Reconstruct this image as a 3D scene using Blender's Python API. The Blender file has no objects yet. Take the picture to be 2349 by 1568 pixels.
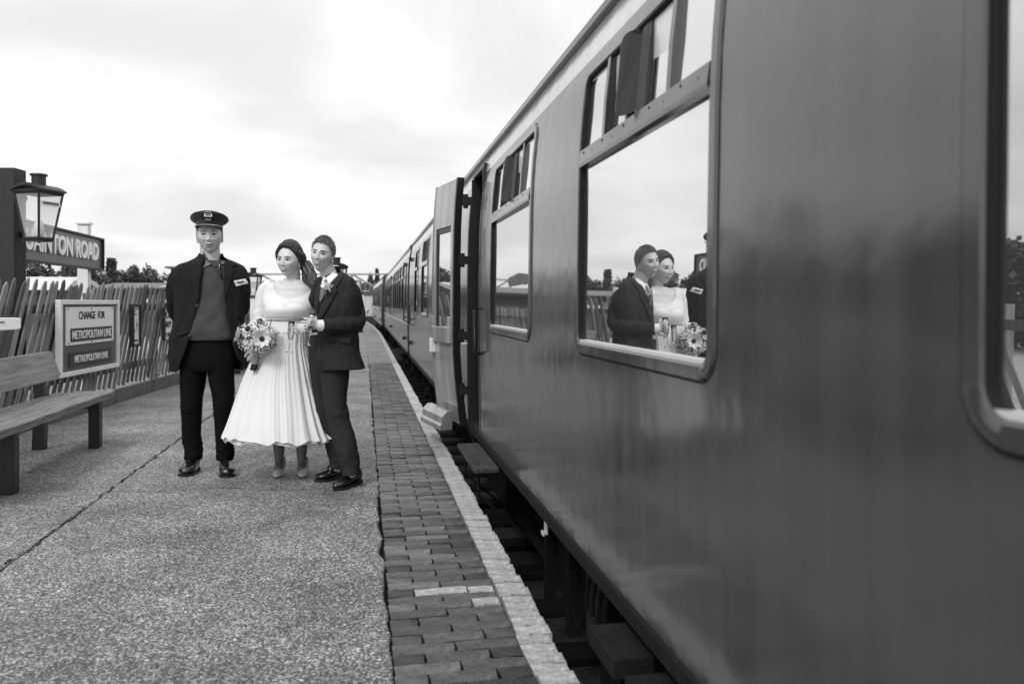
import bpy, math, random
import numpy as np
from mathutils import Vector, Matrix, noise, Euler
from mathutils.bvhtree import BVHTree
from mathutils.geometry import delaunay_2d_cdt
rng = random.Random(7)
R = math.radians
scene = bpy.context.scene
col = scene.collection

# ---------------------------------------------------------------- camera, sky, sun
FPX = 1827.0            # focal length in units of a 2349 px wide picture (28 mm lens)
EYE = 1.25
HOR = 695.0
CX = 1174.5
YAW = math.atan(338.5 / FPX)
SA, CA = math.sin(YAW), math.cos(YAW)
cam_d = bpy.data.cameras.new('camera')
cam = bpy.data.objects.new('camera', cam_d)
col.objects.link(cam)
cam.location = (0, 0, EYE)
cam.rotation_euler = (math.pi / 2, 0, -YAW)
cam_d.sensor_width = 36
cam_d.lens = 28.0
cam_d.shift_y = -(784 - HOR) / 2349
cam_d.clip_start = 0.05
cam_d.clip_end = 3000
cam_d.dof.use_dof = True
cam_d.dof.focus_distance = 5.75
cam_d.dof.aperture_fstop = 2.8
scene.camera = cam

world = bpy.data.worlds.new('World')
scene.world = world
world.use_nodes = True
wt = world.node_tree
wn = wt.nodes
wl = wt.links
wn.clear()
SUN_EL, SUN_ROT = R(44), R(212)
sky = wn.new('ShaderNodeTexSky'); sky.sky_type = 'NISHITA'; sky.sun_disc = False
sky.sun_elevation = SUN_EL; sky.sun_rotation = SUN_ROT
bw = wn.new('ShaderNodeRGBToBW'); wl.new(sky.outputs[0], bw.inputs[0])
tc = wn.new('ShaderNodeTexCoord')
sep = wn.new('ShaderNodeSeparateXYZ'); wl.new(tc.outputs['Generated'], sep.inputs[0])
def wmath(op, a, b=None, c=None, clamp=False):
    n = wn.new('ShaderNodeMath'); n.operation = op; n.use_clamp = clamp
    for i, s in enumerate((a, b, c)):
        if s is None: continue
        if isinstance(s, (int, float)): n.inputs[i].default_value = s
        else: wl.new(s, n.inputs[i])
    return n.outputs[0]
den = wmath('ADD', wmath('ABSOLUTE', sep.outputs[2]), 0.22)
comb = wn.new('ShaderNodeCombineXYZ')
wl.new(wmath('DIVIDE', sep.outputs[0], den), comb.inputs[0])
wl.new(wmath('DIVIDE', sep.outputs[1], den), comb.inputs[1])
comb.inputs[2].default_value = 3.3
n1 = wn.new('ShaderNodeTexNoise'); n1.inputs['Scale'].default_value = 1.5; n1.inputs['Detail'].default_value = 5
n1.inputs['Roughness'].default_value = 0.5; n1.inputs['Distortion'].default_value = 0.35
wl.new(comb.outputs[0], n1.inputs['Vector'])
mr = wn.new('ShaderNodeMapRange'); mr.inputs[1].default_value = 0.28; mr.inputs[2].default_value = 0.70
mr.inputs[3].default_value = 6.7; mr.inputs[4].default_value = 8.9
mr.interpolation_type = 'SMOOTHSTEP'
wl.new(n1.outputs[0], mr.inputs[0])
# an overcast sky is brighter overhead than at the horizon
over = wmath('ADD', 1.0, wmath('MULTIPLY', wmath('MAXIMUM', sep.outputs[2], 0.0), 0.55))
tot = wmath('ADD', wmath('MULTIPLY', bw.outputs[0], 0.12), wmath('MULTIPLY', mr.outputs[0], over))
bg = wn.new('ShaderNodeBackground'); bg.inputs[1].default_value = 0.1
wl.new(tot, bg.inputs[0])
wo = wn.new('ShaderNodeOutputWorld'); wl.new(bg.outputs[0], wo.inputs[0])

sun_d = bpy.data.lights.new('sun', 'SUN'); sun = bpy.data.objects.new('sun', sun_d); col.objects.link(sun)
sun_d.energy = 1.5; sun_d.angle = R(14); sun_d.color = (1, 1, 1)
sdir = Vector((math.sin(SUN_ROT) * math.cos(SUN_EL), math.cos(SUN_ROT) * math.cos(SUN_EL), math.sin(SUN_EL)))
sun.rotation_euler = sdir.to_track_quat('Z', 'Y').to_euler()
scene.view_settings.view_transform = 'Standard'
scene.view_settings.look = 'None'
scene.view_settings.gamma = 1
scene.view_settings.exposure = 0.08
scene.view_settings.use_curve_mapping = False
scene.cycles.max_bounces = 8
scene.cycles.transparent_max_bounces = 12

# ---------------------------------------------------------------- helpers
def ray(px, py):
    u = (px - CX) / FPX; v = (HOR - py) / FPX
    return Vector((SA + u * CA, CA - u * SA, v))
def at_t(px, py, t): return Vector((0, 0, EYE)) + ray(px, py) * t
def at_x(px, py, X): r = ray(px, py); return Vector((0, 0, EYE)) + r * (X / r.x)
def at_g(px, py, z=0.0): r = ray(px, py); return Vector((0, 0, EYE)) + r * ((z - EYE) / r.z)

def tag(o, label=None, cat=None, group=None, kind=None):
    if label: o['label'] = label
    if cat: o['category'] = cat
    if group: o['group'] = group
    if kind: o['kind'] = kind
    return o
def empty(name, loc=(0, 0, 0), rz=0.0, label=None, cat=None, group=None):
    o = bpy.data.objects.new(name, None); col.objects.link(o)
    o.empty_display_size = 0.1
    o.location = loc; o.rotation_euler = (0, 0, rz)
    tag(o, label, cat, group)
    return o
class MB:
    def __init__(s): s.v = []; s.f = []
    def add(s, vs, fs, M=None):
        b = len(s.v)
        s.v += [tuple(M @ Vector(p)) if M is not None else tuple(p) for p in vs]
        s.f += [tuple(i + b for i in f) for f in fs]
        return s
    def box(s, c, d, M=None, taper=1.0):
        x, y, z = c; a, b, h = d[0] / 2, d[1] / 2, d[2] / 2
        vs = [(x - a, y - b, z - h), (x + a, y - b, z - h), (x + a, y + b, z - h), (x - a, y + b, z - h)]
        a *= taper; b *= taper
        vs += [(x - a, y - b, z + h), (x + a, y - b, z + h), (x + a, y + b, z + h), (x - a, y + b, z + h)]
        return s.add(vs, [(0, 3, 2, 1), (4, 5, 6, 7), (0, 1, 5, 4), (1, 2, 6, 5), (2, 3, 7, 6), (3, 0, 4, 7)], M)
    def tube(s, pts, r, n=8, M=None, caps=True):
        pts = [Vector(p) for p in pts]
        rs = r if isinstance(r, (list, tuple)) else [r] * len(pts)
        vs = []; fs = []
        for i, p in enumerate(pts):
            T = (pts[min(i + 1, len(pts) - 1)] - pts[max(i - 1, 0)]).normalized()
            ref = Vector((0, 0, 1)) if abs(T.z) < 0.9 else Vector((1, 0, 0))
            A = T.cross(ref).normalized(); B = A.cross(T)
            for k in range(n):
                a = 2 * math.pi * k / n
                vs.append(p + (A * math.cos(a) + B * math.sin(a)) * rs[i])
        for i in range(len(pts) - 1):
            for k in range(n):
                k2 = (k + 1) % n
                fs.append((i * n + k, i * n + k2, (i + 1) * n + k2, (i + 1) * n + k))
        if caps:
            fs.append(tuple(range(n))[::-1]); fs.append(tuple((len(pts) - 1) * n + k for k in range(n)))
        return s.add(vs, fs, M)
    def prism(s, poly, axis, a, b, M=None):
        """poly in the two other axes, extruded from a to b along axis"""
        n = len(poly); vs = []
        for w in (a, b):
            for p, q in poly:
                vs.append({'x': (w, p, q), 'y': (p, w, q), 'z': (p, q, w)}[axis])
        fs = [tuple(range(n))[::-1], tuple(range(n, 2 * n))]
        for k in range(n): fs.append((k, (k + 1) % n, n + (k + 1) % n, n + k))
        return s.add(vs, fs, M)
    def lathe(s, prof, n=16, M=None):
        vs = []; fs = []
        for r, z in prof:
            for k in range(n):
                a = 2 * math.pi * k / n; vs.append((r * math.cos(a), r * math.sin(a), z))
        for i in range(len(prof) - 1):
            for k in range(n):
                k2 = (k + 1) % n; fs.append((i * n + k, i * n + k2, (i + 1) * n + k2, (i + 1) * n + k))
        fs.append(tuple(range(n))[::-1]); fs.append(tuple((len(prof) - 1) * n + k for k in range(n)))
        return s.add(vs, fs, M)
    def ball(s, c, r, nu=10, nv=6, M=None):
        rx, ry, rz = r if isinstance(r, (tuple, list)) else (r, r, r)
        vs = []; fs = []
        for j in range(nv + 1):
            p = math.pi * j / nv
            for k in range(nu):
                a = 2 * math.pi * k / nu
                vs.append((c[0] + rx * math.sin(p) * math.cos(a), c[1] + ry * math.sin(p) * math.sin(a), c[2] + rz * math.cos(p)))
        for j in range(nv):
            for k in range(nu):
                k2 = (k + 1) % nu; fs.append((j * nu + k, (j + 1) * nu + k, (j + 1) * nu + k2, j * nu + k2))
        return s.add(vs, fs, M)
    def mesh(s, name, mat=None, smooth=False):
        m = bpy.data.meshes.new(name); m.from_pydata(s.v, [], s.f); m.update()
        if mat: m.materials.append(mat)
        if smooth: m.polygons.foreach_set('use_smooth', [True] * len(m.polygons))
        return m
    def build(s, name, mat=None, parent=None, smooth=False, bevel=0.0, label=None, auto=None):
        o = bpy.data.objects.new(name, s.mesh(name, mat, smooth)); col.objects.link(o)
        if parent: o.parent = parent
        if bevel:
            b = o.modifiers.new('bevel', 'BEVEL'); b.width = bevel; b.segments = 2; b.limit_method = 'ANGLE'; b.angle_limit = R(50)
        if auto:
            o.data.polygons.foreach_set('use_smooth', [True] * len(o.data.polygons))
            o.data.set_sharp_from_angle(angle=R(auto))
        if label: o['label'] = label
        return o
def inst(name, me, parent=None, loc=(0, 0, 0), rot=(0, 0, 0), sc=(1, 1, 1)):
    o = bpy.data.objects.new(name, me); col.objects.link(o)
    if parent: o.parent = parent
    o.location = loc; o.rotation_euler = rot; o.scale = sc
    return o
def copy_tree(o, parent=None):
    c = o.copy(); col.objects.link(c); c.parent = parent
    for ch in list(o.children): copy_tree(ch, c)
    return c

def mat(name, v=0.5, rough=0.6, var=0.0, scale=20.0, bump=0.0, bscale=120.0, metal=0.0, coat=0.0, crough=0.1, rnd=0.0, stretch=(1, 1, 1), spec=0.5, dirt=0.0, bstretch=None, sheen=0.0, sss=0.0):
    m = bpy.data.materials.new(name); m.use_nodes = True
    nt = m.node_tree; N = nt.nodes; L = nt.links
    p = N['Principled BSDF']
    p.inputs['Roughness'].default_value = rough; p.inputs['Metallic'].default_value = metal
    p.inputs['Specular IOR Level'].default_value = spec
    p.inputs['Coat Weight'].default_value = coat; p.inputs['Coat Roughness'].default_value = crough
    if sheen: p.inputs['Sheen Weight'].default_value = sheen
    if sss:
        p.inputs['Subsurface Weight'].default_value = sss; p.inputs['Subsurface Radius'].default_value = (0.01, 0.01, 0.01)
    p.inputs['Base Color'].default_value = (v, v, v, 1)
    tcn = N.new('ShaderNodeTexCoord')
    def mth(op, a, b=None, clamp=False):
        n = N.new('ShaderNodeMath'); n.operation = op; n.use_clamp = clamp
        for i, s_ in enumerate((a, b)):
            if s_ is None: continue
            if isinstance(s_, (int, float)): n.inputs[i].default_value = s_
            else: L.new(s_, n.inputs[i])
        return n.outputs[0]
    def nz(sc, st, det=6, rg=0.6):
        mp = N.new('ShaderNodeMapping'); mp.inputs['Scale'].default_value = st
        L.new(tcn.outputs['Object'], mp.inputs[0])
        n = N.new('ShaderNodeTexNoise'); n.inputs['Scale'].default_value = sc; n.inputs['Detail'].default_value = det; n.inputs['Roughness'].default_value = rg
        L.new(mp.outputs[0], n.inputs['Vector']); return n.outputs[0]
    out = None
    if var or rnd or dirt:
        out = mth('MULTIPLY', v, 1.0)
        if var:
            f = mth('ADD', mth('MULTIPLY', mth('SUBTRACT', nz(scale, stretch), 0.5), var * 4), 1.0)
            out = mth('MULTIPLY', out, f)
        if rnd:
            oi = N.new('ShaderNodeObjectInfo')
            out = mth('MULTIPLY', out, mth('ADD', mth('MULTIPLY', mth('SUBTRACT', oi.outputs['Random'], 0.5), rnd * 2), 1.0))
        if dirt:
            d = mth('MULTIPLY', mth('SUBTRACT', nz(3.0, (1, 1, 1), 8, 0.7), 0.5), 5.0, True)
            out = mth('MULTIPLY', out, mth('SUBTRACT', 1.0, mth('MULTIPLY', d, dirt)))
        cc = N.new('ShaderNodeCombineColor')
        o2 = mth('MAXIMUM', out, 0.004)
        for i in range(3): L.new(o2, cc.inputs[i])
        L.new(cc.outputs[0], p.inputs['Base Color'])
    if bump:
        b = N.new('ShaderNodeBump'); b.inputs['Strength'].default_value = 1.0; b.inputs['Distance'].default_value = bump
        L.new(nz(bscale, bstretch or stretch), b.inputs['Height']); L.new(b.outputs[0], p.inputs['Normal'])
    return m

M = {}
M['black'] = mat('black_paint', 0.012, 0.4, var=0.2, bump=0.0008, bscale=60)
M['black_iron'] = mat('black_iron', 0.02, 0.5, var=0.3, scale=30, bump=0.001, bscale=80)
M['under'] = mat('grimy_underframe', 0.008, 0.85, spec=.2, var=0.35, scale=14, bump=0.002, bscale=40)
M['white'] = mat('white_paint', 0.82, 0.4, var=0.06, scale=9, dirt=0.15)
M['cream'] = mat('pale_paint', 0.62, 0.35, var=0.1, scale=6, dirt=0.15, stretch=(1, 0.3, 1))
M['post'] = mat('tarred_timber', 0.018, 0.6, var=0.4, scale=9, stretch=(8, 8, 0.6), bump=0.002, bscale=20)
M['picket'] = mat('weathered_picket', 0.15, 0.8, var=0.55, scale=5, stretch=(7, 7, 0.8), rnd=0.8, bump=0.002, bscale=18)
M['board'] = mat('concrete_gravel_board', 0.13, 0.9, var=0.25, scale=8, dirt=0.5, bump=0.002, bscale=60)
M['wood'] = mat('weathered_bench_wood', 0.15, 0.6, var=0.8, scale=3.5, stretch=(1.0, 18, 18), bump=0.004, bscale=7, rnd=0.12)
M['plank'] = mat('pale_backrest_wood', 0.27, 0.6, var=0.45, scale=3.0, stretch=(.9, 6, 9), bump=0.001, bscale=9)
M['sign_grey'] = mat('enamel_grey', 0.12, 0.35, var=0.12, scale=7)
M['sign_dark'] = mat('enamel_dark', 0.055, 0.35, var=0.2, scale=9)
M['sign_white'] = mat('enamel_white', 0.9, 0.25, var=0.03, scale=9)
M['glassy'] = None
M['rail'] = mat('rail_steel', 0.05, 0.45, metal=0.6, var=0.3)
M['ballast'] = mat('ballast', 0.025, 0.9, var=0.5, scale=20, bump=0.02, bscale=18)
M['farpaint'] = mat('bridge_pale_paint', 0.30, 0.5, var=0.1, scale=1)
M['fardark'] = mat('bridge_dark_panel', 0.06, 0.6, var=0.2, scale=1)
M['roofing'] = mat('felt_roof', 0.16, 0.8, var=0.2, scale=1.2)
M['brickwall'] = mat('dark_wall', 0.07, 0.8, var=0.2, scale=2)

# asphalt with exposed stones
def asphalt():
    m = bpy.data.materials.new('gritty_asphalt'); m.use_nodes = True
    nt = m.node_tree; N = nt.nodes; L = nt.links; p = N['Principled BSDF']
    g = N.new('ShaderNodeNewGeometry')
    def vor(sc, feat='F1'):
        v = N.new('ShaderNodeTexVoronoi'); v.inputs['Scale'].default_value = sc; v.feature = feat
        L.new(g.outputs['Position'], v.inputs['Vector']); return v
    def nz(sc, det=6, rg=.6):
        n = N.new('ShaderNodeTexNoise'); n.inputs['Scale'].default_value = sc; n.inputs['Detail'].default_value = det
        n.inputs['Roughness'].default_value = rg
        L.new(g.outputs['Position'], n.inputs['Vector']); return n.outputs[0]
    def mth(op, a, b=None, clamp=False):
        n = N.new('ShaderNodeMath'); n.operation = op; n.use_clamp = clamp
        for i, s_ in enumerate((a, b)):
            if s_ is None: continue
            if isinstance(s_, (int, float)): n.inputs[i].default_value = s_
            else: L.new(s_, n.inputs[i])
        return n.outputs[0]
    v1 = vor(125); v2 = vor(48); v3 = vor(190)
    s1 = N.new('ShaderNodeSeparateColor'); L.new(v1.outputs['Color'], s1.inputs[0])
    s2 = N.new('ShaderNodeSeparateColor'); L.new(v2.outputs['Color'], s2.inputs[0])
    s3 = N.new('ShaderNodeSeparateColor'); L.new(v3.outputs['Color'], s3.inputs[0])
    base = mth('ADD', mth('MULTIPLY', mth('POWER', s1.outputs[0], 2.4), 0.46), 0.075)
    base = mth('ADD', base, mth('MULTIPLY', s3.outputs[0], 0.06))
    big = mth('MULTIPLY', mth('GREATER_THAN', s2.outputs[1], 0.90), mth('LESS_THAN', v2.outputs['Distance'], 0.0095 * 48 * 0.8))
    base = mth('ADD', base, mth('MULTIPLY', big, 0.36))
    gap = mth('MULTIPLY', mth('GREATER_THAN', v1.outputs['Distance'], 0.62), 0.6)
    base = mth('MULTIPLY', base, mth('SUBTRACT', 1.0, gap))
    patch = mth('ADD', mth('MULTIPLY', nz(1.6, 6, .65), 2.0), 0.02)
    patch2 = mth('ADD', mth('MULTIPLY', nz(14, 4, .7), 0.9), 0.55)
    base = mth('MULTIPLY', mth('MULTIPLY', base, patch), patch2)
    sp = N.new('ShaderNodeSeparateXYZ'); L.new(g.outputs['Position'], sp.inputs[0])
    cc = N.new('ShaderNodeCombineColor')
    for i in range(3): L.new(base, cc.inputs[i])
    L.new(cc.outputs[0], p.inputs['Base Color'])
    p.inputs['Roughness'].default_value = 0.7
    h = mth('ADD', mth('MULTIPLY', v1.outputs['Distance'], -0.7), mth('MULTIPLY', nz(300), 0.6))
    h = mth('ADD', h, mth('MULTIPLY', big, 0.6))
    b = N.new('ShaderNodeBump'); b.inputs['Distance'].default_value = 0.005; L.new(h, b.inputs['Height'])
    L.new(b.outputs[0], p.inputs['Normal'])
    return m
M['asphalt'] = asphalt()

def brickmat(name, v, worn=False):
    m = mat(name, v * 1.25, 0.40, var=0.8, scale=16, rnd=0.75, dirt=0.5, bump=0.006, bscale=45)
    return m
M['brick'] = brickmat('engineering_brick', 0.062)
M['brick_white'] = mat('worn_white_paint', 0.40, 0.85, var=0.55, scale=30, rnd=0.10, dirt=0.45, bump=0.012, bscale=30)
M['mortar'] = mat('sooty_joint', 0.02, 0.95, var=0.3, scale=60, bump=0.004, bscale=100)

# coach paint : weathered body colour with a soft clear coat, streaked by rain
def coachpaint(name, v, streak=0.35):
    m = bpy.data.materials.new(name); m.use_nodes = True
    nt = m.node_tree; N = nt.nodes; L = nt.links; p = N['Principled BSDF']
    tcn = N.new('ShaderNodeTexCoord')
    def nz(sc, st, det=5, rg=.6):
        mp = N.new('ShaderNodeMapping'); mp.inputs['Scale'].default_value = st
        L.new(tcn.outputs['Object'], mp.inputs[0])
        n = N.new('ShaderNodeTexNoise'); n.inputs['Scale'].default_value = sc; n.inputs['Detail'].default_value = det; n.inputs['Roughness'].default_value = rg
        L.new(mp.outputs[0], n.inputs['Vector']); return n.outputs[0]
    def mth(op, a, b=None, clamp=False):
        n = N.new('ShaderNodeMath'); n.operation = op; n.use_clamp = clamp
        for i, s_ in enumerate((a, b)):
            if s_ is None: continue
            if isinstance(s_, (int, float)): n.inputs[i].default_value = s_
            else: L.new(s_, n.inputs[i])
        return n.outputs[0]
    st = nz(7, (1, 1.6, 0.07), 3, .5)
    st2 = nz(2.2, (1, 1, 0.25), 4)
    f = mth('ADD', mth('MULTIPLY', mth('SUBTRACT', st, 0.5), streak * 2.4), mth('ADD', mth('MULTIPLY', mth('SUBTRACT', st2, 0.5), streak * 1.6), 1.0))
    spk = mth('MULTIPLY', mth('GREATER_THAN', nz(60, (1, 1, 1), 2), 0.74), -0.35)
    c = mth('MULTIPLY', mth('ADD', f, spk), v)
    cc = N.new('ShaderNodeCombineColor')
    for i in range(3): L.new(c, cc.inputs[i])
    L.new(cc.outputs[0], p.inputs['Base Color'])
    p.inputs['Roughness'].default_value = 0.5
    p.inputs['Coat Weight'].default_value = 1.0; p.inputs['Specular IOR Level'].default_value = 0.1
    p.inputs['Coat IOR'].default_value = 1.78
    L.new(mth('ADD', 0.075, mth('MULTIPLY', mth('ADD', mth('MULTIPLY', st, 0.5), mth('MULTIPLY', st2, 0.5)), 0.15)), p.inputs['Coat Roughness'])
    b = N.new('ShaderNodeBump'); b.inputs['Distance'].default_value = 0.006
    L.new(nz(2.6, (1, 1, 0.8), 2, .4), b.inputs['Height'])
    L.new(b.outputs[0], p.inputs['Normal'])
    b2 = N.new('ShaderNodeBump'); b2.inputs['Distance'].default_value = 0.0018
    L.new(nz(7, (1, 1, 1), 2, .4), b2.inputs['Height']); L.new(b.outputs[0], b2.inputs['Normal'])
    L.new(b2.outputs[0], p.inputs['Coat Normal'])
    return m
M['coach'] = coachpaint('coach_body_paint', 0.045, .34)
M['coach_frame'] = coachpaint('window_frame_paint', 0.035, 0.3)
M['coach_cream'] = coachpaint('cornice_pale_paint', 0.62, 0.15)
M['coach_dark'] = coachpaint('coach_dark_paint', 0.05)
M['coach_roof'] = mat('coach_roof', 0.09, 0.5, var=0.2, scale=4)
M['door_inner'] = coachpaint('door_inner_paint', 0.26, 0.8)

def glassmat(name, tint=0.015, refl=0.8, wav=0.0006):
    m = bpy.data.materials.new(name); m.use_nodes = True
    nt = m.node_tree; N = nt.nodes; L = nt.links; p = N['Principled BSDF']
    p.inputs['Base Color'].default_value = (tint, tint, tint, 1); p.inputs['Roughness'].default_value = 0.35
    g = N.new('ShaderNodeBsdfGlossy'); g.inputs['Roughness'].default_value = 0.012; g.inputs['Color'].default_value = (.93, .93, .93, 1)
    lw = N.new('ShaderNodeLayerWeight'); lw.inputs[0].default_value = 0.5
    mm = N.new('ShaderNodeMapRange'); mm.inputs[1].default_value = 0; mm.inputs[2].default_value = 0.6
    mm.inputs[3].default_value = refl * 0.35; mm.inputs[4].default_value = refl
    L.new(lw.outputs['Facing'], mm.inputs[0])
    tcn = N.new('ShaderNodeTexCoord')
    n = N.new('ShaderNodeTexNoise'); n.inputs['Scale'].default_value = 2.2; n.inputs['Detail'].default_value = 1
    L.new(tcn.outputs['Object'], n.inputs['Vector'])
    b = N.new('ShaderNodeBump'); b.inputs['Distance'].default_value = wav; L.new(n.outputs[0], b.inputs['Height'])
    L.new(b.outputs[0], g.inputs['Normal'])
    mx = N.new('ShaderNodeMixShader'); L.new(mm.outputs[0], mx.inputs[0]); L.new(p.outputs[0], mx.inputs[1]); L.new(g.outputs[0], mx.inputs[2])
    L.new(mx.outputs[0], N['Material Output'].inputs[0])
    return m
M['pane'] = glassmat('coach_window_glass', 0.07, 0.82)
def clearglass(name, tint=0.97):
    m = bpy.data.materials.new(name); m.use_nodes = True
    p = m.node_tree.nodes['Principled BSDF']
    p.inputs['Base Color'].default_value = (tint, tint, tint, 1); p.inputs['Roughness'].default_value = 0.02
    p.inputs['Transmission Weight'].default_value = 1.0; p.inputs['IOR'].default_value = 1.45
    return m
M['clear'] = clearglass('clear_glass')
M['wine'] = clearglass('sparkling_wine', 0.75)
def thinglass(name, alpha=0.25, v=.6):
    m = bpy.data.materials.new(name); m.use_nodes = True
    p = m.node_tree.nodes['Principled BSDF']
    p.inputs['Base Color'].default_value = (v, v, v, 1); p.inputs['Roughness'].default_value = 0.15; p.inputs['Alpha'].default_value = alpha
    return m
M['lampglass'] = thinglass('dusty_lamp_glass', 0.30, 0.85)

def text_mesh(body, name, width, height, depth, mat_, parent, loc, rot, bold=0.0):
    """lettering scaled so its overall size is width x height; local x along text, local y up"""
    cu = bpy.data.curves.new(name, 'FONT'); cu.body = body; cu.size = 1; cu.offset = bold; cu.extrude = 0.02; cu.resolution_u = 3
    to = bpy.data.objects.new('tmp', cu); col.objects.link(to)
    dg = bpy.context.evaluated_depsgraph_get(); dg.update()
    me = bpy.data.meshes.new_from_object(to.evaluated_get(dg))
    bpy.data.objects.remove(to)
    co = np.empty(len(me.vertices) * 3); me.vertices.foreach_get('co', co); co = co.reshape(-1, 3)
    mn = co.min(0); mx = co.max(0)
    co[:, 0] = (co[:, 0] - mn[0]) / (mx[0] - mn[0]) * width
    co[:, 1] = (co[:, 1] - mn[1]) / (mx[1] - mn[1]) * height
    co[:, 2] = (co[:, 2] - mn[2]) / max(mx[2] - mn[2], 1e-6) * depth
    me.vertices.foreach_set('co', co.ravel()); me.update()
    me.materials.clear(); me.materials.append(mat_)
    o = bpy.data.objects.new(name, me); col.objects.link(o)
    if parent: o.parent = parent
    o.location = loc; o.rotation_euler = rot
    return o
# ---------------------------------------------------------------- ground, track, platform
EDGE = 0.68
def bend(y): return max(0.0, y - 28.0) ** 2 / 1360.0
g = MB(); g.add([(-1500, -1500, -1.02), (1500, -1500, -1.02), (1500, 1500, -1.02), (-1500, 1500, -1.02)], [(0, 1, 2, 3)])
M['field'] = mat('rough_grass_field', 0.09, 0.95, var=0.3, scale=0.4)
tag(g.build('ground', M['field']), kind='structure')
g = MB()
ys = [-14 + i * 2 for i in range(70)]
vs = []; fs = []
for i, y in enumerate(ys):
    b = bend(y)
    vs += [(0.9 - b - 0.2, y, -0.93), (5.6 - b, y, -0.93), (6.4 - b, y, -1.018)]
    if i: k = 3 * i; fs += [(k - 3, k - 2, k + 1, k), (k - 2, k - 1, k + 2, k + 1)]
g.add(vs, fs); tag(g.build('ballast_bed', M['ballast']), kind='structure')
# sleepers and rails
def ribbon(x0, x1, z0, z1, y0, y1, step=2.0):
    mb = MB(); vs = []; fs = []; n = max(1, int((y1 - y0) / step))
    for i in range(n + 1):
        y = y0 + (y1 - y0) * i / n; b = bend(y)
        vs += [(x0 - b, y, z0), (x1 - b, y, z0), (x1 - b, y, z1), (x0 - b, y, z1)]
        if i:
            k = 4 * i
            for j in range(4): fs.append((k - 4 + j, k - 4 + (j + 1) % 4, k + (j + 1) % 4, k + j))
    fs.append((0, 3, 2, 1)); k = 4 * n; fs.append((k, k + 1, k + 2, k + 3))
    return mb.add(vs, fs)
for X in (1.58, 3.02):
    r_ = ribbon(X - 0.035, X + 0.035, -0.80, -0.74, -12, 110)
    r_.v += ribbon(X - 0.07, X + 0.07, -0.90, -0.885, -12, 110).v; r_.f += [tuple(i + len(r_.v) // 2 for i in f) for f in r_.f[:]]
    web = ribbon(X - 0.01, X + 0.01, -0.885, -0.80, -12, 110); r_.add(web.v, web.f)
    tag(r_.build('rail', M['rail']), 'long steel running rail %s under the carriages' % ('nearer the platform wall' if X < 2 else 'on the side away from the platform'), 'rail')
sl = MB().box((0, 0, 0), (2.6, 0.25, 0.12)).mesh('sleeper', M['under'])
for i in range(44):
    y = -2 + i * 0.75
    o = inst('sleeper', sl, None, (2.3 - bend(y), y, -0.945))
    tag(o, 'grimy timber sleeper lying in the dark ballast beneath the train', 'sleeper', 'sleepers beneath the train')

# platform body (its wall faces the train), two asphalt slabs with an open joint between them
JOINT = -1.68
def slab(x0, x1, name, z1, fuzz0=0.0, fuzz1=0.0, y0=-10, y1=22, step=0.05, right_bend=False):
    mb = MB(); vs = []; fs = []
    ysl = list(np.arange(y0, y1, step)) + list(np.arange(y1, 95, 1.0))
    for i, y in enumerate(ysl):
        a = x0 + fuzz0 * noise.noise(Vector((3.1, y * 7, 0))) + fuzz0 * 0.6 * noise.noise(Vector((8, y * 27, 0)))
        b = x1 - (bend(y) if right_bend else 0) + fuzz1 * noise.noise(Vector((1.7, y * 5, 4))) + fuzz1 * 0.6 * noise.noise(Vector((9, y * 31, 4)))
        vs += [(a, y, z1 - 0.09), (a, y, z1 - 0.006), (a + 0.008, y, z1), (b - 0.008, y, z1), (b, y, z1 - 0.006), (b, y, z1 - 0.09)]
        if i:
            k = 6 * i
            for j in range(5): fs.append((k - 6 + j, k - 6 + j + 1, k + j + 1, k + j))
    return mb.add(vs, fs)
tag(slab(JOINT + 0.007, 0.088, 'platform', 0.0, 0.010, 0.022, right_bend=True).build('platform', M['asphalt']), kind='structure')
tag(slab(-5.4, JOINT - 0.007, 'platform', -0.002, 0.0, 0.012).build('platform_slab', M['asphalt']), kind='structure')
tag(ribbon(-6.0, 0.56, -1.0, -0.06, -10, 95).build('platform_base', M['mortar']), kind='structure')
tag(ribbon(0.56, 0.665, -1.0, -0.075, -10, 95, 1.0).build('platform_wall', M['under']), kind='structure')
# far part of the platform : asphalt right up to the painted edge
tag(ribbon(0.09, 0.572, -0.05, 0.0, 16.6, 95, 1.5).build('platform_verge', M['asphalt']), kind='structure')
# strip of dark dirt at the joint, where the crack opened
cr = MB()
for i in range(70):
    y = 2.0 + i * 0.13 + rng.random() * 0.1
    w = 0.004 + 0.012 * rng.random() * rng.random() * 1.6
    cr.box((JOINT + rng.uniform(-0.02, 0.02), y, 0.002), (w, 0.03 + rng.random() * 0.1, 0.004), Matrix.Rotation(0, 4, 'Z'))
tag(cr.build('dirt_in_the_joint', M['mortar']), 'dark crumbs of dirt along the long joint in the asphalt', 'dirt', kind='stuff')
def crack(pts, w=0.008):
    vs = []; fs = []; P = []
    for a, b in zip(pts[:-1], pts[1:]):
        for k in range(10):
            t = k / 10; P.append(Vector(a).lerp(Vector(b), t))
    for i, p in enumerate(P):
        o = 0.015 * noise.noise(Vector((p.x * 9, p.y * 9, 1)))
        ww = w * (0.5 + abs(noise.noise(Vector((p.x * 20, p.y * 20, 5))))) * (0.3 if i in (0, len(P) - 1) else 1)
        vs += [(p.x, p.y + o - ww, 0.003), (p.x, p.y + o + ww, 0.003)]
        if i: k = 2 * i; fs.append((k - 2, k, k + 1, k - 1))
    return vs, fs
cr = MB()
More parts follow.
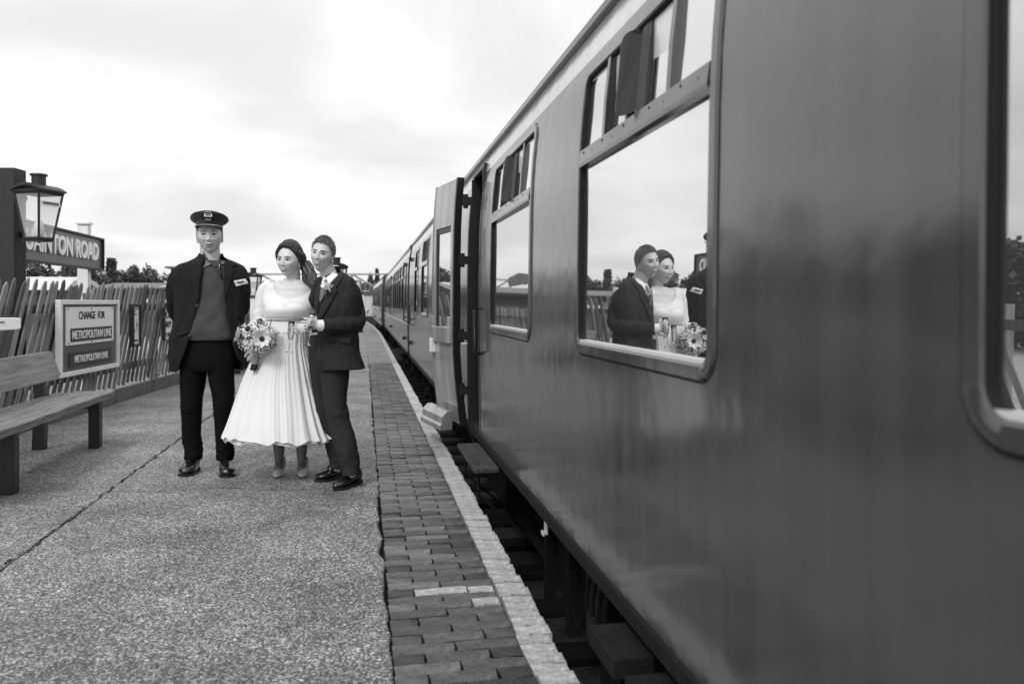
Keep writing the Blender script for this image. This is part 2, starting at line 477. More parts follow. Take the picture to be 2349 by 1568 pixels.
for pts in ([(-1.66, 5.68), (-1.35, 5.62), (-1.0, 5.66), (-0.75, 5.6)], [(-2.6, 5.85), (-2.2, 5.80), (-1.72, 5.78)], [(-0.62, 5.55), (-0.45, 5.5), (-0.2, 5.53)], [(-1.35, 5.05), (-1.22, 5.0), (-1.15, 5.05)]):
    cr.add(*crack(pts, 0.0045))
tag(cr.build('hairline_cracks', M['mortar']), kind='structure')
# loose grit lying on the slabs
gr = MB()
for i in range(1500):
    y = 2.1 + 7 * rng.random() ** 1.6; x = rng.uniform(-2.4 - 0.15 * y, 0.07)
    if rng.random() < 0.3: x = 0.07 - abs(rng.gauss(0, 0.09))
    if rng.random() < 0.25: x = JOINT + rng.gauss(0, 0.05)
    r_ = rng.uniform(0.0018, 0.0042)
    a = rng.random() * 6.28; c_, s_ = math.cos(a) * r_, math.sin(a) * r_
    gr.add([(x + c_, y + s_, 0.0), (x - s_, y + c_, 0.0), (x - c_, y - s_, 0.0), (x + s_, y - c_, 0.0), (x + c_ * .3, y, r_ * 1.3)], [(0, 1, 4), (1, 2, 4), (2, 3, 4), (3, 0, 4)])
M['grit'] = mat('loose_grit', 0.38, 0.8, var=0.3, scale=60)
tag(gr.build('loose_grit', M['grit']), 'pale loose grit scattered over the asphalt platform', 'grit', kind='stuff')
for px, py, s_ in ((66, 1082, 0.022), (232, 1098, 0.010), (28, 1100, 0.012)):
    p = at_g(px, py); b = MB(); b.ball((0, 0, s_ * .5), (s_, s_ * .8, s_ * .6), 7, 5)
    b.v = [(x * (1 + .2 * rng.random()), y, z) for x, y, z in b.v]
    o = b.build('pebble', M['grit']); o.location = p
    tag(o, {0.022: 'largest pale pebble on the asphalt in front of the bench', 0.010: 'small pebble on the asphalt to the right of the bench', 0.012: 'small flat pebble beside the nearest bench leg'}[s_], 'pebble')

# bricks of the platform edge, laid across it
paving = empty('brick_paving', (0, 0, 0), 0, 'strip of dark engineering bricks laid across the platform edge, outer ends painted white', 'paving')
def brick_mesh(L, W, H, seed, jag=0.0):
    r2 = random.Random(seed); nx, ny = max(2, int(L / 0.03)), 2
    vs = []; fs = []
    b = 0.004
    def j(a): return r2.uniform(-a, a) * (2.2 if jag else 1)
    xs = [-L / 2 + 0.0] + [-L / 2 + L * k / nx for k in range(1, nx)] + [L / 2]
    for k, x in enumerate(xs):
        e = b if k in (0, len(xs) - 1) else 0
        xx = x + (b if k == 0 else (-b if k == len(xs) - 1 else 0))
        w = W / 2 + j(0.0018)
        dz = j(0.0012)
        jx = (j(jag) if k == len(xs) - 1 else 0)
        vs += [(x + jx, -w, -H), (x + jx, -w, -b - e * .2 + dz), (xx + jx, -w + b, dz - e * .5), (xx + jx, w - b, dz + j(0.001) - e * .5), (x + jx, w, -b + dz), (x + jx, w, -H)]
    for k in range(len(xs) - 1):
        a = 6 * k
        for q in range(5): fs.append((a + q, a + q + 1, a + 6 + q + 1, a + 6 + q))
    fs.append((0, 5, 4, 3, 2, 1)); a = 6 * (len(xs) - 1); fs.append((a, a + 1, a + 2, a + 3, a + 4, a + 5))
    fs = [f[::-1] for f in fs]
    mb = MB().add(vs, fs); return mb
PITCH = 0.081
full = [brick_mesh(0.229, PITCH - 0.005, 0.07, s_).mesh('brick', M['brick']) for s_ in range(4)]
half = [brick_mesh(0.112, PITCH - 0.005, 0.07, s_ + 10).mesh('brick', M['brick']) for s_ in range(4)]
nose = [brick_mesh(0.122, PITCH - 0.003, 0.07, s_ + 20, 0.006).mesh('brick', M['brick_white']) for s_ in range(6)]
wfull = [brick_mesh(0.229, PITCH - 0.005, 0.07, s_).mesh('brick', M['brick_white']) for s_ in range(2)]
whalf = [brick_mesh(0.112, PITCH - 0.005, 0.07, s_).mesh('brick', M['brick_white']) for s_ in range(2)]
rest_b = MB(); rest_w = MB(); cnt = 0
y = 1.62; row = 0
while y < 16.7:
    x = 0.100 + rng.uniform(-0.004, 0.004)
    lay = [('h', .109), ('f', .226), ('h2', .109)] if row % 2 else [('f', .226), ('f', .226)]
    if row % 2: lay = [('h', .109), ('f', .226), ('h', .109)]
    items = []
    for kind, L in lay:
        items.append((kind, L, x + L / 2)); x += L + 0.008
    items.append(('n', .122, 0.632 + rng.uniform(-0.003, 0.003) + 0.016 * noise.noise(Vector((0, y * 2.3, 0)))))
    for kind, L, xc in items:
        white = kind != 'n' and ((abs(y - 3.49) < PITCH / 2 and xc > 0.25) or (abs(y - 3.30) < PITCH / 2 and xc > 0.45))
        if white and abs(y - 3.30) < PITCH / 2 and row % 2 == 0: white = xc > 0.4
        pool = nose if kind == 'n' else ((wfull if white else full) if kind == 'f' else (whalf if white else half))
        me = rng.choice(pool)
        z = rng.uniform(-0.006, 0.001) + (0.0 if kind != 'n' else 0.001)
        if kind != 'n': z -= 0.002
        rz = rng.uniform(-0.015, 0.015)
        if cnt < 300:
            o = inst('brick', me, paving, (xc, y + rng.uniform(-.0015, .0015), z), (rng.uniform(-.022, .022), rng.uniform(-.010, .010), rz * .8))
            cnt += 1
        else:
            t_ = (rest_w if kind == 'n' else rest_b)
            bm = Matrix.Translation((xc, y, z)) @ Matrix.Rotation(rz, 4, 'Z')
            t_.box((0, 0, -0.03), (L - .004, PITCH - 0.011 + (0.006 if kind == 'n' else 0), 0.06), bm)
    y += PITCH; row += 1
def tone_mat(base, v, spread):
    m = mat(base, v, 0.65, var=0.22, scale=26, dirt=0.25)
    nt = m.node_tree; N = nt.nodes; L = nt.links
    g_ = N.new('ShaderNodeNewGeometry'); cc = [n for n in N if n.type == 'COMBINE_COLOR'][0]
    src = cc.inputs[0].links[0].from_socket
    a = N.new('ShaderNodeMath'); a.operation = 'MULTIPLY_ADD'; L.new(g_.outputs['Random Per Island'], a.inputs[0]); a.inputs[1].default_value = spread * 2; a.inputs[2].default_value = 1 - spread
    b = N.new('ShaderNodeMath'); b.operation = 'MULTIPLY'; L.new(src, b.inputs[0]); L.new(a.outputs[0], b.inputs[1])
    for i in range(3): L.new(b.outputs[0], cc.inputs[i])
    return m
o = rest_b.build('bricks', tone_mat('far_bricks', 0.10, 0.5), paving); o['kind'] = 'stuff'
o = rest_w.build('painted_bricks', tone_mat('far_painted_bricks', 0.5, 0.12), paving); o['kind'] = 'stuff'
tag(ribbon(0.574, 0.685, -0.07, 0.004, 16.72, 95, 1.0).build('white_edge_strip', M['brick_white']), kind='structure')

# ground beside the platform (yard left of the fence)
M['yard'] = mat('pale_yard_gravel', 0.35, 0.95, var=0.3, scale=2)
g = MB().add([(-40, -10, -0.05), (-5.3, -10, -0.05), (-5.3, 95, -0.05), (-40, 95, -0.05)], [(0, 1, 2, 3)])
tag(g.build('yard', M['yard']), kind='structure')

# ---------------------------------------------------------------- picket fence
def FX(y): return -3.33 + (y - 8) * 0.087
FANG = -math.atan(0.087)
def fence(y0, y1, fx, ang, zt, name_label, pitch=0.148, zb=0.2, lean=R(26), board=True, group=None):
    root = empty('picket_fence', (fx(y0), y0, 0), 0, name_label, 'fence')
    Rz = Matrix.Rotation(math.pi / 2 + ang, 4, 'Z')      # local x runs along the fence (away), local y to the yard side
    Lp = (zt - zb) / math.cos(lean)
    pm = []
    for s_ in range(4):
        w = 0.062 + 0.010 * s_ / 3; mb = MB()
        pts = [(-w / 2, 0), (w / 2, 0), (w / 2 + .001 * s_, Lp - 0.06), (w * .12, Lp), (-w * .12, Lp), (-w / 2, Lp - 0.06)]
        mb.prism(pts, 'y', -0.008, 0.008)
        pm.append(mb.mesh('picket', M['picket']))
    n = int((y1 - y0) / pitch)
    for i in range(n):
        yy = y0 + i * pitch
        # foot of the picket; leaning so that its top is further along the fence
        o = inst('picket', rng.choice(pm), root, (fx(yy) - fx(y0), yy - y0, zb + rng.uniform(-.02, .02)), (0, 0, 0), (rng.uniform(.9, 1.12), 1, rng.uniform(.975, 1.02)))
        o.rotation_euler = (Rz @ Matrix.Rotation(lean + rng.gauss(0, .022), 4, 'Y')).to_euler()
    L = (y1 - y0 + 0.6) / math.cos(ang)
    mid = Vector(((fx((y0 + y1) / 2) - fx(y0)), (y1 - y0) / 2 + 0.25, 0))
    for z in (0.42, zt - 0.28):
        MBr = MB().box((0, 0, 0), (L, 0.045, 0.09)); o = MBr.build('fence_rail', M['picket'], root)
        o.location = mid + Vector((-0.04, 0, z)); o.rotation_euler = (0, 0, math.pi / 2 + ang)
    if board:
        o = MB().box((0, 0, 0), (L, 0.05, 0.17)).build('gravel_board', M['board'], root, bevel=0.004)
        o.location = mid + Vector((0.05, 0, 0.086)); o.rotation_euler = (0, 0, math.pi / 2 + ang)
    k = 0
    while y0 + k * 2.2 < y1:
        yy = y0 + k * 2.2 + 0.5
        o = MB().box((0, 0, (zt - .1) / 2), (0.1, 0.1, zt - .1)).build('fence_post', M['picket'], root)
        o.location = (fx(yy) - fx(y0) - 0.12, yy - y0, 0); k += 1
    return root
fence(5.4, 17.0, FX, FANG, 1.47, 'long weathered picket fence with slanting pales along the back of the platform', board=True)
fence(17.6, 33.0, lambda y: -2.75, 0.0, 1.22, 'lower picket fence further down the platform behind the far bench', pitch=0.22, board=False)

def fence_pt(px, py, off=0.09):
    """world point on the plane just in front of the fence"""
    r_ = ray(px, py); k = 0.087
    # X = -3.33 + (y-8)k + off
    t = (-3.33 - 8 * k + off) / (r_.x - r_.y * k)
    return Vector((0, 0, EYE)) + r_ * t
FROT = (math.pi / 2, 0, math.pi / 2 + FANG)          # local x away along the fence, local y up, local z towards the platform

def framed_sign(pl, pr, ztop, zbot, name, label, cat, frame_m, field_m, fw=0.05, depth=0.06):
    root = empty(name, (pl.x, pl.y, zbot), 0, label, cat)
    root.rotation_euler = FROT
    W = math.hypot(pr.x - pl.x, pr.y - pl.y); H = ztop - zbot
    MB().box((W / 2, H / 2, 0), (W - fw, H - fw, depth * .5)).build('board', field_m, root)
    for nm, c, d in (('frame', (W / 2, fw / 2, .012), (W, fw, depth)), ('frame', (W / 2, H - fw / 2, .012), (W, fw, depth)),
                     ('frame', (fw / 2, H / 2, .012), (fw, H - 2 * fw, depth)), ('frame', (W - fw / 2, H / 2, .012), (fw, H - 2 * fw, depth))):
        MB().box(c, d).build(nm, frame_m, root, bevel=0.006)
    return root, W, H
pl = fence_pt(130, 690); pr = fence_pt(267, 692)
s, W, H = framed_sign(pl, pr, 1.285, 0.466, 'change_sign', 'white framed grey sign reading CHANGE FOR METROPOLITAN LINE hung on the picket fence', 'sign', M['white'], M['sign_grey'])
zf = 0.0155
MB().box((W * .5, H * .655, zf + .006), (W * .80, H * .50, .010)).build('sign_plate', M['sign_white'], s)
o = MB().box((W * .51, H * .535, zf + .014), (W * .70, H * .175, .006)).build('name_bar', M['sign_dark'], s)
o = MB().box((W * .5, H * .21, zf + .008), (W * .70, H * .19, .014)).build('name_plate', M['sign_dark'], s)
text_mesh('CHANGE  FOR', 'lettering', W * .44, H * .105, .004, M['black'], s, (W * .29, H * .74, zf + .012), (0, 0, 0), bold=.006)
text_mesh('METROPOLITAN LINE', 'lettering', W * .66, H * .115, .004, M['sign_white'], s, (W * .18, H * .477, zf + .018), (0, 0, 0), bold=.012)
text_mesh('METROPOLITAN LINE', 'lettering', W * .56, H * .095, .004, M['sign_white'], s, (W * .22, H * .165, zf + .016), (0, 0, 0), bold=.012)
for fx_ in (.13, .5, .87):
    for fy in (.43, .88):
        o = MB().lathe([(0.009, 0), (0.009, .004), (.004, .007)], 8).build('screw', M['black_iron'], s); o.location = (W * fx_, H * fy, zf + .011)

pl = fence_pt(299, 700); pr = fence_pt(318, 700)
def zof(px, py): return fence_pt(px, py).z
s, W, H = framed_sign(pl, pr, zof(305, 697), zof(305, 795), 'poster_frame', 'narrow dark framed poster with faded print, just right of the CHANGE FOR sign', 'poster', M['black_iron'], M['white'], fw=0.035)
pp = MB()
for i in range(16):
    pp.box((W * rng.uniform(.3, .7), H * rng.uniform(.3, .92), .017), (W * rng.uniform(.05, .3), H * rng.uniform(.01, .05), .002))
M['print'] = mat('faded_print', 0.25, 0.6, var=.3)
pp.build('print', M['print'], s)
text_mesh('1856', 'lettering', W * .45, H * .05, .003, M['black'], s, (W * .28, H * .12, .017), (0, 0, 0))
pl = fence_pt(373, 704); pr = fence_pt(404, 704)
s, W, H = framed_sign(pl, pr, zof(380, 704), zof(380, 780), 'tobacco_sign', "white enamel sign reading PLAYERS NAVY CUT TOBACCO half hidden by the capped man's elbow", 'sign', M['black_iron'], M['sign_white'], fw=0.012)
for tx, yy, hh in (("PLAYER'S", .66, .2), ('NAVY CUT', .38, .2), ('TOBACCO', .1, .13)):
    text_mesh(tx, 'lettering', W * .86, H * hh, .004, M['black'], s, (W * .07, H * yy, .018), (0, 0, 0))

# white board end at the left edge, on its own short post in front of the fence
r_ = empty('notice_board', (0, 0, 0), 0, 'white wooden board end with a dark slot at the left edge above the bench', 'board')
a = at_t(47, 741, 6.6); b_ = at_t(-150, 747, 6.2)
d_ = (b_ - a); d_.z = 0; ang = math.atan2(d_.y, d_.x); Ld = d_.length
r_.location = (a.x, a.y, a.z); r_.rotation_euler = (0, 0, ang)
MB().prism([(0, -.044), (0, .042), (.04, .046), (Ld, .05), (Ld, -.075), (.03, -.052)], 'y', -.02, .02).build('board', M['white'], r_, bevel=.006)
MB().box((.30, .0225, .012), (.36, .006, .008)).build('slot', M['black'], r_)
MB().box((Ld - .1, -.06, -.42), (.07, .07, 1.05)).build('bracket', M['post'], r_)

# ---------------------------------------------------------------- lamps
def lantern(parent, s=1.0):
    """tapered four sided platform lantern, local origin at centre of its base"""
    wb, wt, h = 0.080 * s, 0.138 * s, 0.43 * s
    e = .014 * s
    cs = [(-1, -1), (1, -1), (1, 1), (-1, 1)]
    fr = MB()
    for cx, cy in cs:
        fr.tube([(cx * wb, cy * wb, 0), (cx * wt, cy * wt, h)], e, 4)
    for k in range(4):
        a, b = cs[k], cs[(k + 1) % 4]
        fr.tube([(a[0] * wb, a[1] * wb, .005), (b[0] * wb, b[1] * wb, .005)], e, 4)
        fr.tube([(a[0] * wt, a[1] * wt, h), (b[0] * wt, b[1] * wt, h)], e * 1.5, 4)
    fr.box((0, 0, -.012 * s), (2 * wb, 2 * wb, .02 * s))
    fr.ball((wb, -wb, -.03 * s), .014 * s, 8, 5); fr.ball((-wb, -wb, -.03 * s), .014 * s, 8, 5)
    fr.build('lantern_frame', M['black_iron'], parent)
    for k in range(4):
        a, b = cs[k], cs[(k + 1) % 4]
        q = .97
        g = MB().add([(a[0] * wb * q, a[1] * wb * q, .01), (b[0] * wb * q, b[1] * wb * q, .01), (b[0] * wt * q, b[1] * wt * q, h - .01), (a[0] * wt * q, a[1] * wt * q, h - .01)], [(0, 1, 2, 3)])
        g.build('pane', M['lampglass'], parent)
    # curved roof
    rf = MB(); w2 = wt * 1.16; vs = []; n = 8
    for yy in (-w2, w2):
        for k in range(n + 1):
            a = -1 + 2 * k / n
            vs.append((a * w2, yy, h + .02 * s + .055 * s * (1 - a * a)))
        for k in range(n + 1):
            a = 1 - 2 * k / n
            vs.append((a * w2, yy, h + .004 * s + .045 * s * (1 - a * a)))
    m_ = 2 * (n + 1); fs = [tuple(range(m_)), tuple(range(m_, 2 * m_))[::-1]]
    for k in range(m_): fs.append((k, m_ + k, m_ + (k + 1) % m_, (k + 1) % m_))
    rf.add(vs, fs).build('roof', M['black_iron'], parent, auto=35)
    MB().lathe([(.06 * s, h + .05 * s), (.06 * s, h + .15 * s), (.075 * s, h + .155 * s), (.072 * s, h + .17 * s), (.02 * s, h + .172 * s)], 20).build('chimney', M['black_iron'], parent, auto=35)
    MB().lathe([(.03 * s, .01), (.04 * s, .06 * s), (.045 * s, .12 * s), (.03 * s, .17 * s), (.01, .18 * s)], 12).build('bulb', M['white'], parent, smooth=True)
lp = at_t(24, 700, 8.25)
lamp = empty('platform_lamp', (lp.x, lp.y, 0), -YAW, 'black timber lamp post with a tapered lantern, behind the fence beside the station name board', 'lamp')
ztop = EYE + 8.25 * (HOR - 388) / FPX
MB().box((0, 0, ztop / 2), (0.205, 0.205, ztop)).build('post', M['post'], lamp, bevel=0.008)
lan = empty('lantern', (0, 0, 0)); lan.parent = lamp
lan.location = (0.305, -0.02, EYE + 8.25 * (HOR - 549) / FPX); lan.rotation_euler = (0, 0, R(-14)); lan.name = 'lantern'
lantern(lan, 1.12)
# lettered strip on the lantern's side pane
o = MB().box((.140, 0, .36), (.006, .24, .05), Matrix.Rotation(R(0), 4, 'Y')).build('name_strip', M['white'], lan); o.rotation_euler = (0, R(0), 0); o.location = (.009, 0, .0)
t_ = text_mesh('QUAINTON ROAD', 'lettering', .20, .03, .003, M['black'], lan, (.1535, -.10, .346), (math.pi / 2, 0, math.pi / 2))
for zz in (.055, .43):
    MB().box((-0.195, 0, zz + .0), (.05, .05, .05)).tube([(-.25, 0, zz), (-.15, 0, zz)], .012, 8).build('bracket', M['rail'], lan)

def small_lamp(px, t, s, pm, label, py_base=None, offx=0.0, rz=0.0, h=None, with_post=True, height=1.95, group=None):
    p = at_t(px, 700, t)
    root = empty('platform_lamp', (p.x, p.y, 0), -YAW + rz, label, 'lamp')
    MB().box((0, 0, height / 2), (.1 * s, .1 * s, height)).build('post', pm, root)
    l_ = empty('lantern', (offx, 0, height)); l_.parent = root
    lantern(l_, s)
    return root
small_lamp(581, 18, 1.08, M['white'], 'distant lamp on a white post between the capped man and the bride', height=1.40)
small_lamp(772, 15, 1.15, M['post'], 'dark lamp on a timber post directly behind the groom', offx=0.0, rz=R(25), height=1.42)
small_lamp(150, 33, 1.2, M['post'], 'far lamp behind the station name board beyond the fence', height=1.75)

# ---------------------------------------------------------------- station name board
nb = empty('station_name_board', (-3.9, 9.3, 1.735), 0, 'long grey name board reading QUAINTON ROAD on white posts behind the fence', 'sign')
nb.rotation_euler = (math.pi / 2, 0, math.pi / 2)
LB = 3.62; HB = 0.485
MB().box((LB / 2, HB / 2, 0), (LB, HB, .03)).build('board', M['sign_grey'], nb)
for c, d in (((LB / 2, HB - .014, .012), (LB, .028, .08)), ((LB / 2, .014, .012), (LB, .028, .08)), ((.014, HB / 2, .012), (.028, HB - .056, .08)), ((LB - .014, HB / 2, .012), (.028, HB - .056, .08))):
    MB().box(c, d).build('frame', M['black_iron'], nb, bevel=.004)
text_mesh('QUAINTON ROAD', 'lettering', 2.86, .30, .03, M['sign_white'], nb, (.52, .092, .014), (0, 0, 0), bold=.028)
for xx in (.4, LB - .42):
    o = MB().box((0, 0, 0), (.14, .14, 2.38)).box((0, 0, 1.215), (.19, .19, .03)).box((0, 0, 1.25), (.18, .18, .04), taper=.2).build('post', M['white'], nb)
    o.location = (xx, 2.38 / 2 - 1.735, -.1); o.rotation_euler = (-math.pi / 2, 0, 0)

# ---------------------------------------------------------------- benches
def bench(loc, rz, L, label):
    """local x along the bench, -y is its front"""
    root = empty('bench', loc, rz, label, 'bench')
    for i, (y0, w) in enumerate(((0.085, .165), (.255, .16), (.405, .125))):
        mb = MB(); n = 14; vs = []; fs = []
        for k in range(n + 1):
            x = L * k / n - (.0 if k < n else .0)
            e = L + (0.0, -.0, -.08)[i] if k == n else x
            zz = .005 * noise.noise(Vector((x * 2, i * 5, 0)))
            yy = .006 * noise.noise(Vector((x * 3, i * 9, 2)))
            b = .008
            vs += [(e, y0 - w / 2 + yy, .40), (e, y0 - w / 2 + yy, .455 - b + zz), (e, y0 - w / 2 + b + yy, .455 + zz), (e, y0 + w / 2 - b, .455 + zz), (e, y0 + w / 2, .455 - b + zz), (e, y0 + w / 2, .40)]
            if k:
                a = 6 * k
                for q in range(6): fs.append((a - 6 + q, a - 6 + (q + 1) % 6, a + (q + 1) % 6, a + q))
        fs += [(5, 4, 3, 2, 1, 0), tuple(6 * n + q for q in range(6))]
        o = mb.add(vs, [f[::-1] for f in fs]).build('seat_plank', M['wood'], root); 
    o = MB().prism([(.0, -.135), (L * .96, -.135), (L, -.10), (L * .975, .105), (L * .96, .125), (0, .125)], 'y', -.02, .02).build('backrest', M['plank'], root, bevel=.006)
    o.location = (0, .50, .70); o.rotation_euler = (R(-13), 0, 0)
    for x in ((.70 if L > 2 else .2), L * .87):
        MB().box((x, .06, .2), (.09, .09, .4), taper=1.0).build('leg', M['black'], root, bevel=.006)
        m2 = MB().add([(x - .045, .46, 0), (x + .045, .46, 0), (x + .045, .55, 0), (x - .045, .55, 0), (x - .045, .44, .46), (x + .045, .44, .46), (x + .045, .53, .46), (x - .045, .53, .46), (x - .04, .53, .80), (x + .04, .53, .80), (x + .04, .58, .80), (x - .04, .58, .80)],
            [(0, 3, 2, 1), (0, 1, 5, 4), (1, 2, 6, 5), (2, 3, 7, 6), (3, 0, 4, 7), (4, 5, 9, 8), (5, 6, 10, 9), (6, 7, 11, 10), (7, 4, 8, 11), (8, 9, 10, 11)])
        m2.build('leg', M['black'], root)
        MB().box((x, .27, .37), (.07, .38, .06)).build('bearer', M['black'], root)
    return root
bench((-2.235, 5.05, 0), math.pi / 2, 2.76, 'weathered wooden bench with pale backrest plank, cut by the left edge of the picture')
bench((-2.15, 14.6, 0), math.pi / 2, 1.5, 'far bench behind the bride, mostly hidden by the capped man')
# white poster board standing behind the far bench
r_ = empty('white_board', (-2.32, 16.4, .12), 0, 'white board leaning by the far bench, glimpsed between the capped man and the bouquet', 'board')
MB().prism([(-.35, 0), (.3, .0), (.38, .2), (.38, .62), (-.35, .62)], 'y', -.03, .03).build('panel', M['white'], r_, bevel=.01)
MB().box((0, 0, -.13), (.6, .05, .24)).build('foot', M['post'], r_)
# ---------------------------------------------------------------- the train
PZ = [0.20, 0.22, 0.35, 0.6, 1.0, 1.4, 1.75, 1.9, 2.0, 2.1, 2.2, 2.3, 2.38, 2.42]
PXV = [0.896, 0.893, 0.888, 0.884, 0.881, 0.883, 0.889, 0.895, 0.902, 0.912, 0.925, 0.941, 0.955, 0.962]
def PX(z): return float(np.interp(z, PZ, PXV))
CXW = 2.3                                             # centre line of the carriages
def coach_side(y0, y1, holes, zlo=0.22, zhi=2.42, zsplit=()):
    ysl = sorted(set([y0, y1] + [v for h in holes for v in h[:2]] + list(np.arange(math.ceil(y0), y1, 1.0))))
    zsl = sorted(set([zlo, zhi] + [z for z in PZ if zlo < z < zhi] + [v for h in holes for v in h[2:4]] + list(zsplit)))
    idx = {}; vs = []; fs = []
    def vid(y, z):
        if (y, z) not in idx: idx[(y, z)] = len(vs); vs.append((PX(z), y, z))
        return idx[(y, z)]
    for i in range(len(ysl) - 1):
        for j in range(len(zsl) - 1):
            a, b = ysl[i], ysl[i + 1]; c, d = zsl[j], zsl[j + 1]
            m = ((a + b) / 2, (c + d) / 2)
            if any(h[0] < m[0] < h[1] and h[2] < m[1] < h[3] for h in holes): continue
            fs.append((vid(a, c), vid(a, d), vid(b, d), vid(b, c)))
    return vs, fs
def rrect(y0, y1, z0, z1, r, n=7):
    pts = []
    for cy, cz, a0 in ((y1 - r, z1 - r, 0), (y0 + r, z1 - r, 90), (y0 + r, z0 + r, 180), (y1 - r, z0 + r, 270)):
        for k in range(n):
            a = R(a0 + 90 * k / (n - 1)); pts.append((cy + r * math.cos(a), cz + r * math.sin(a)))
    # cut the long upright runs so that they can follow the curved body
    out = []
    for i, p in enumerate(pts):
        q = pts[(i + 1) % len(pts)]; out.append(p)
        if abs(q[1] - p[1]) > .3:
            for k in range(1, 10): out.append((p[0], p[1] + (q[1] - p[1]) * k / 10))
    return out
def ring_frame(mb, y0, y1, z0, z1, w=.047, r=.095, proud=.009, deep=.018):
    o = rrect(y0, y1, z0, z1, r); s = len(o)
    o2 = rrect(y0 + .006, y1 - .006, z0 + .006, z1 - .006, r - .005)
    i1 = rrect(y0 + w - .006, y1 - w + .006, z0 + w - .006, z1 - w + .006, max(r - w, .03) + .004)
    i2 = rrect(y0 + w, y1 - w, z0 + w, z1 - w, max(r - w, .03))
    vs = []
    for ring, off in ((o, -.001), (o2, proud), (i1, proud), (i2, proud * .4), (i2, -deep)):
        for (y, z) in ring: vs.append((PX(z) - off, y, z))
    fs = []
    for q in range(3):
        for k in range(s):
            k2 = (k + 1) % s; fs.append((q * s + k, q * s + k2, (q + 1) * s + k2, (q + 1) * s + k))
    mb.add(vs, [f[::-1] for f in fs])
    # rubber bedding round the glass plus a dark ring painted as the shadow gap outside the frame
    gk = MB(); i3 = rrect(y0 + w + .010, y1 - w - .010, z0 + w + .010, z1 - w - .010, max(r - w - .01, .02)); o3 = rrect(y0 - .005, y1 + .005, z0 - .005, z1 + .005, r + .005)
    vs = []; fs = []
    for ring, off in ((i2, proud * .4), (i2, -deep), (i2, proud * .45), (i3, -.006), (i3, -deep), (o, .0005), (o3, .0005)):
        for (y, z) in ring: vs.append((PX(z) - off, y, z))
    for q in (0, 2, 3, 5):
        for k in range(s):
            k2 = (k + 1) % s; fs.append((q * s + k, q * s + k2, (q + 1) * s + k2, (q + 1) * s + k))
    return gk.add(vs, fs)
def pane_mesh(y0, y1, z0, z1, off=.014):
    nz = 8; vs = []; fs = []
    for k in range(nz + 1):
        z = z0 + (z1 - z0) * k / nz
        x0 = PX(z0) + (PX(z1) - PX(z0)) * k / nz
        dt = -.0035 * (y1 - y0) / 2          # slight tilt added to shift the reflected figures sideways in the glass
        vs += [(x0 + off - dt, y0, z), (x0 + off + dt, y1, z)]
        if k: a = 2 * k; fs.append((a - 2, a, a + 1, a - 1))
    return MB().add(vs, fs)
M['rubber_shade'] = mat('rubber_and_gap_shade', .012, .8, spec=.2)
WZ0, WZ1, TRZ = 1.04, 2.235, 1.82
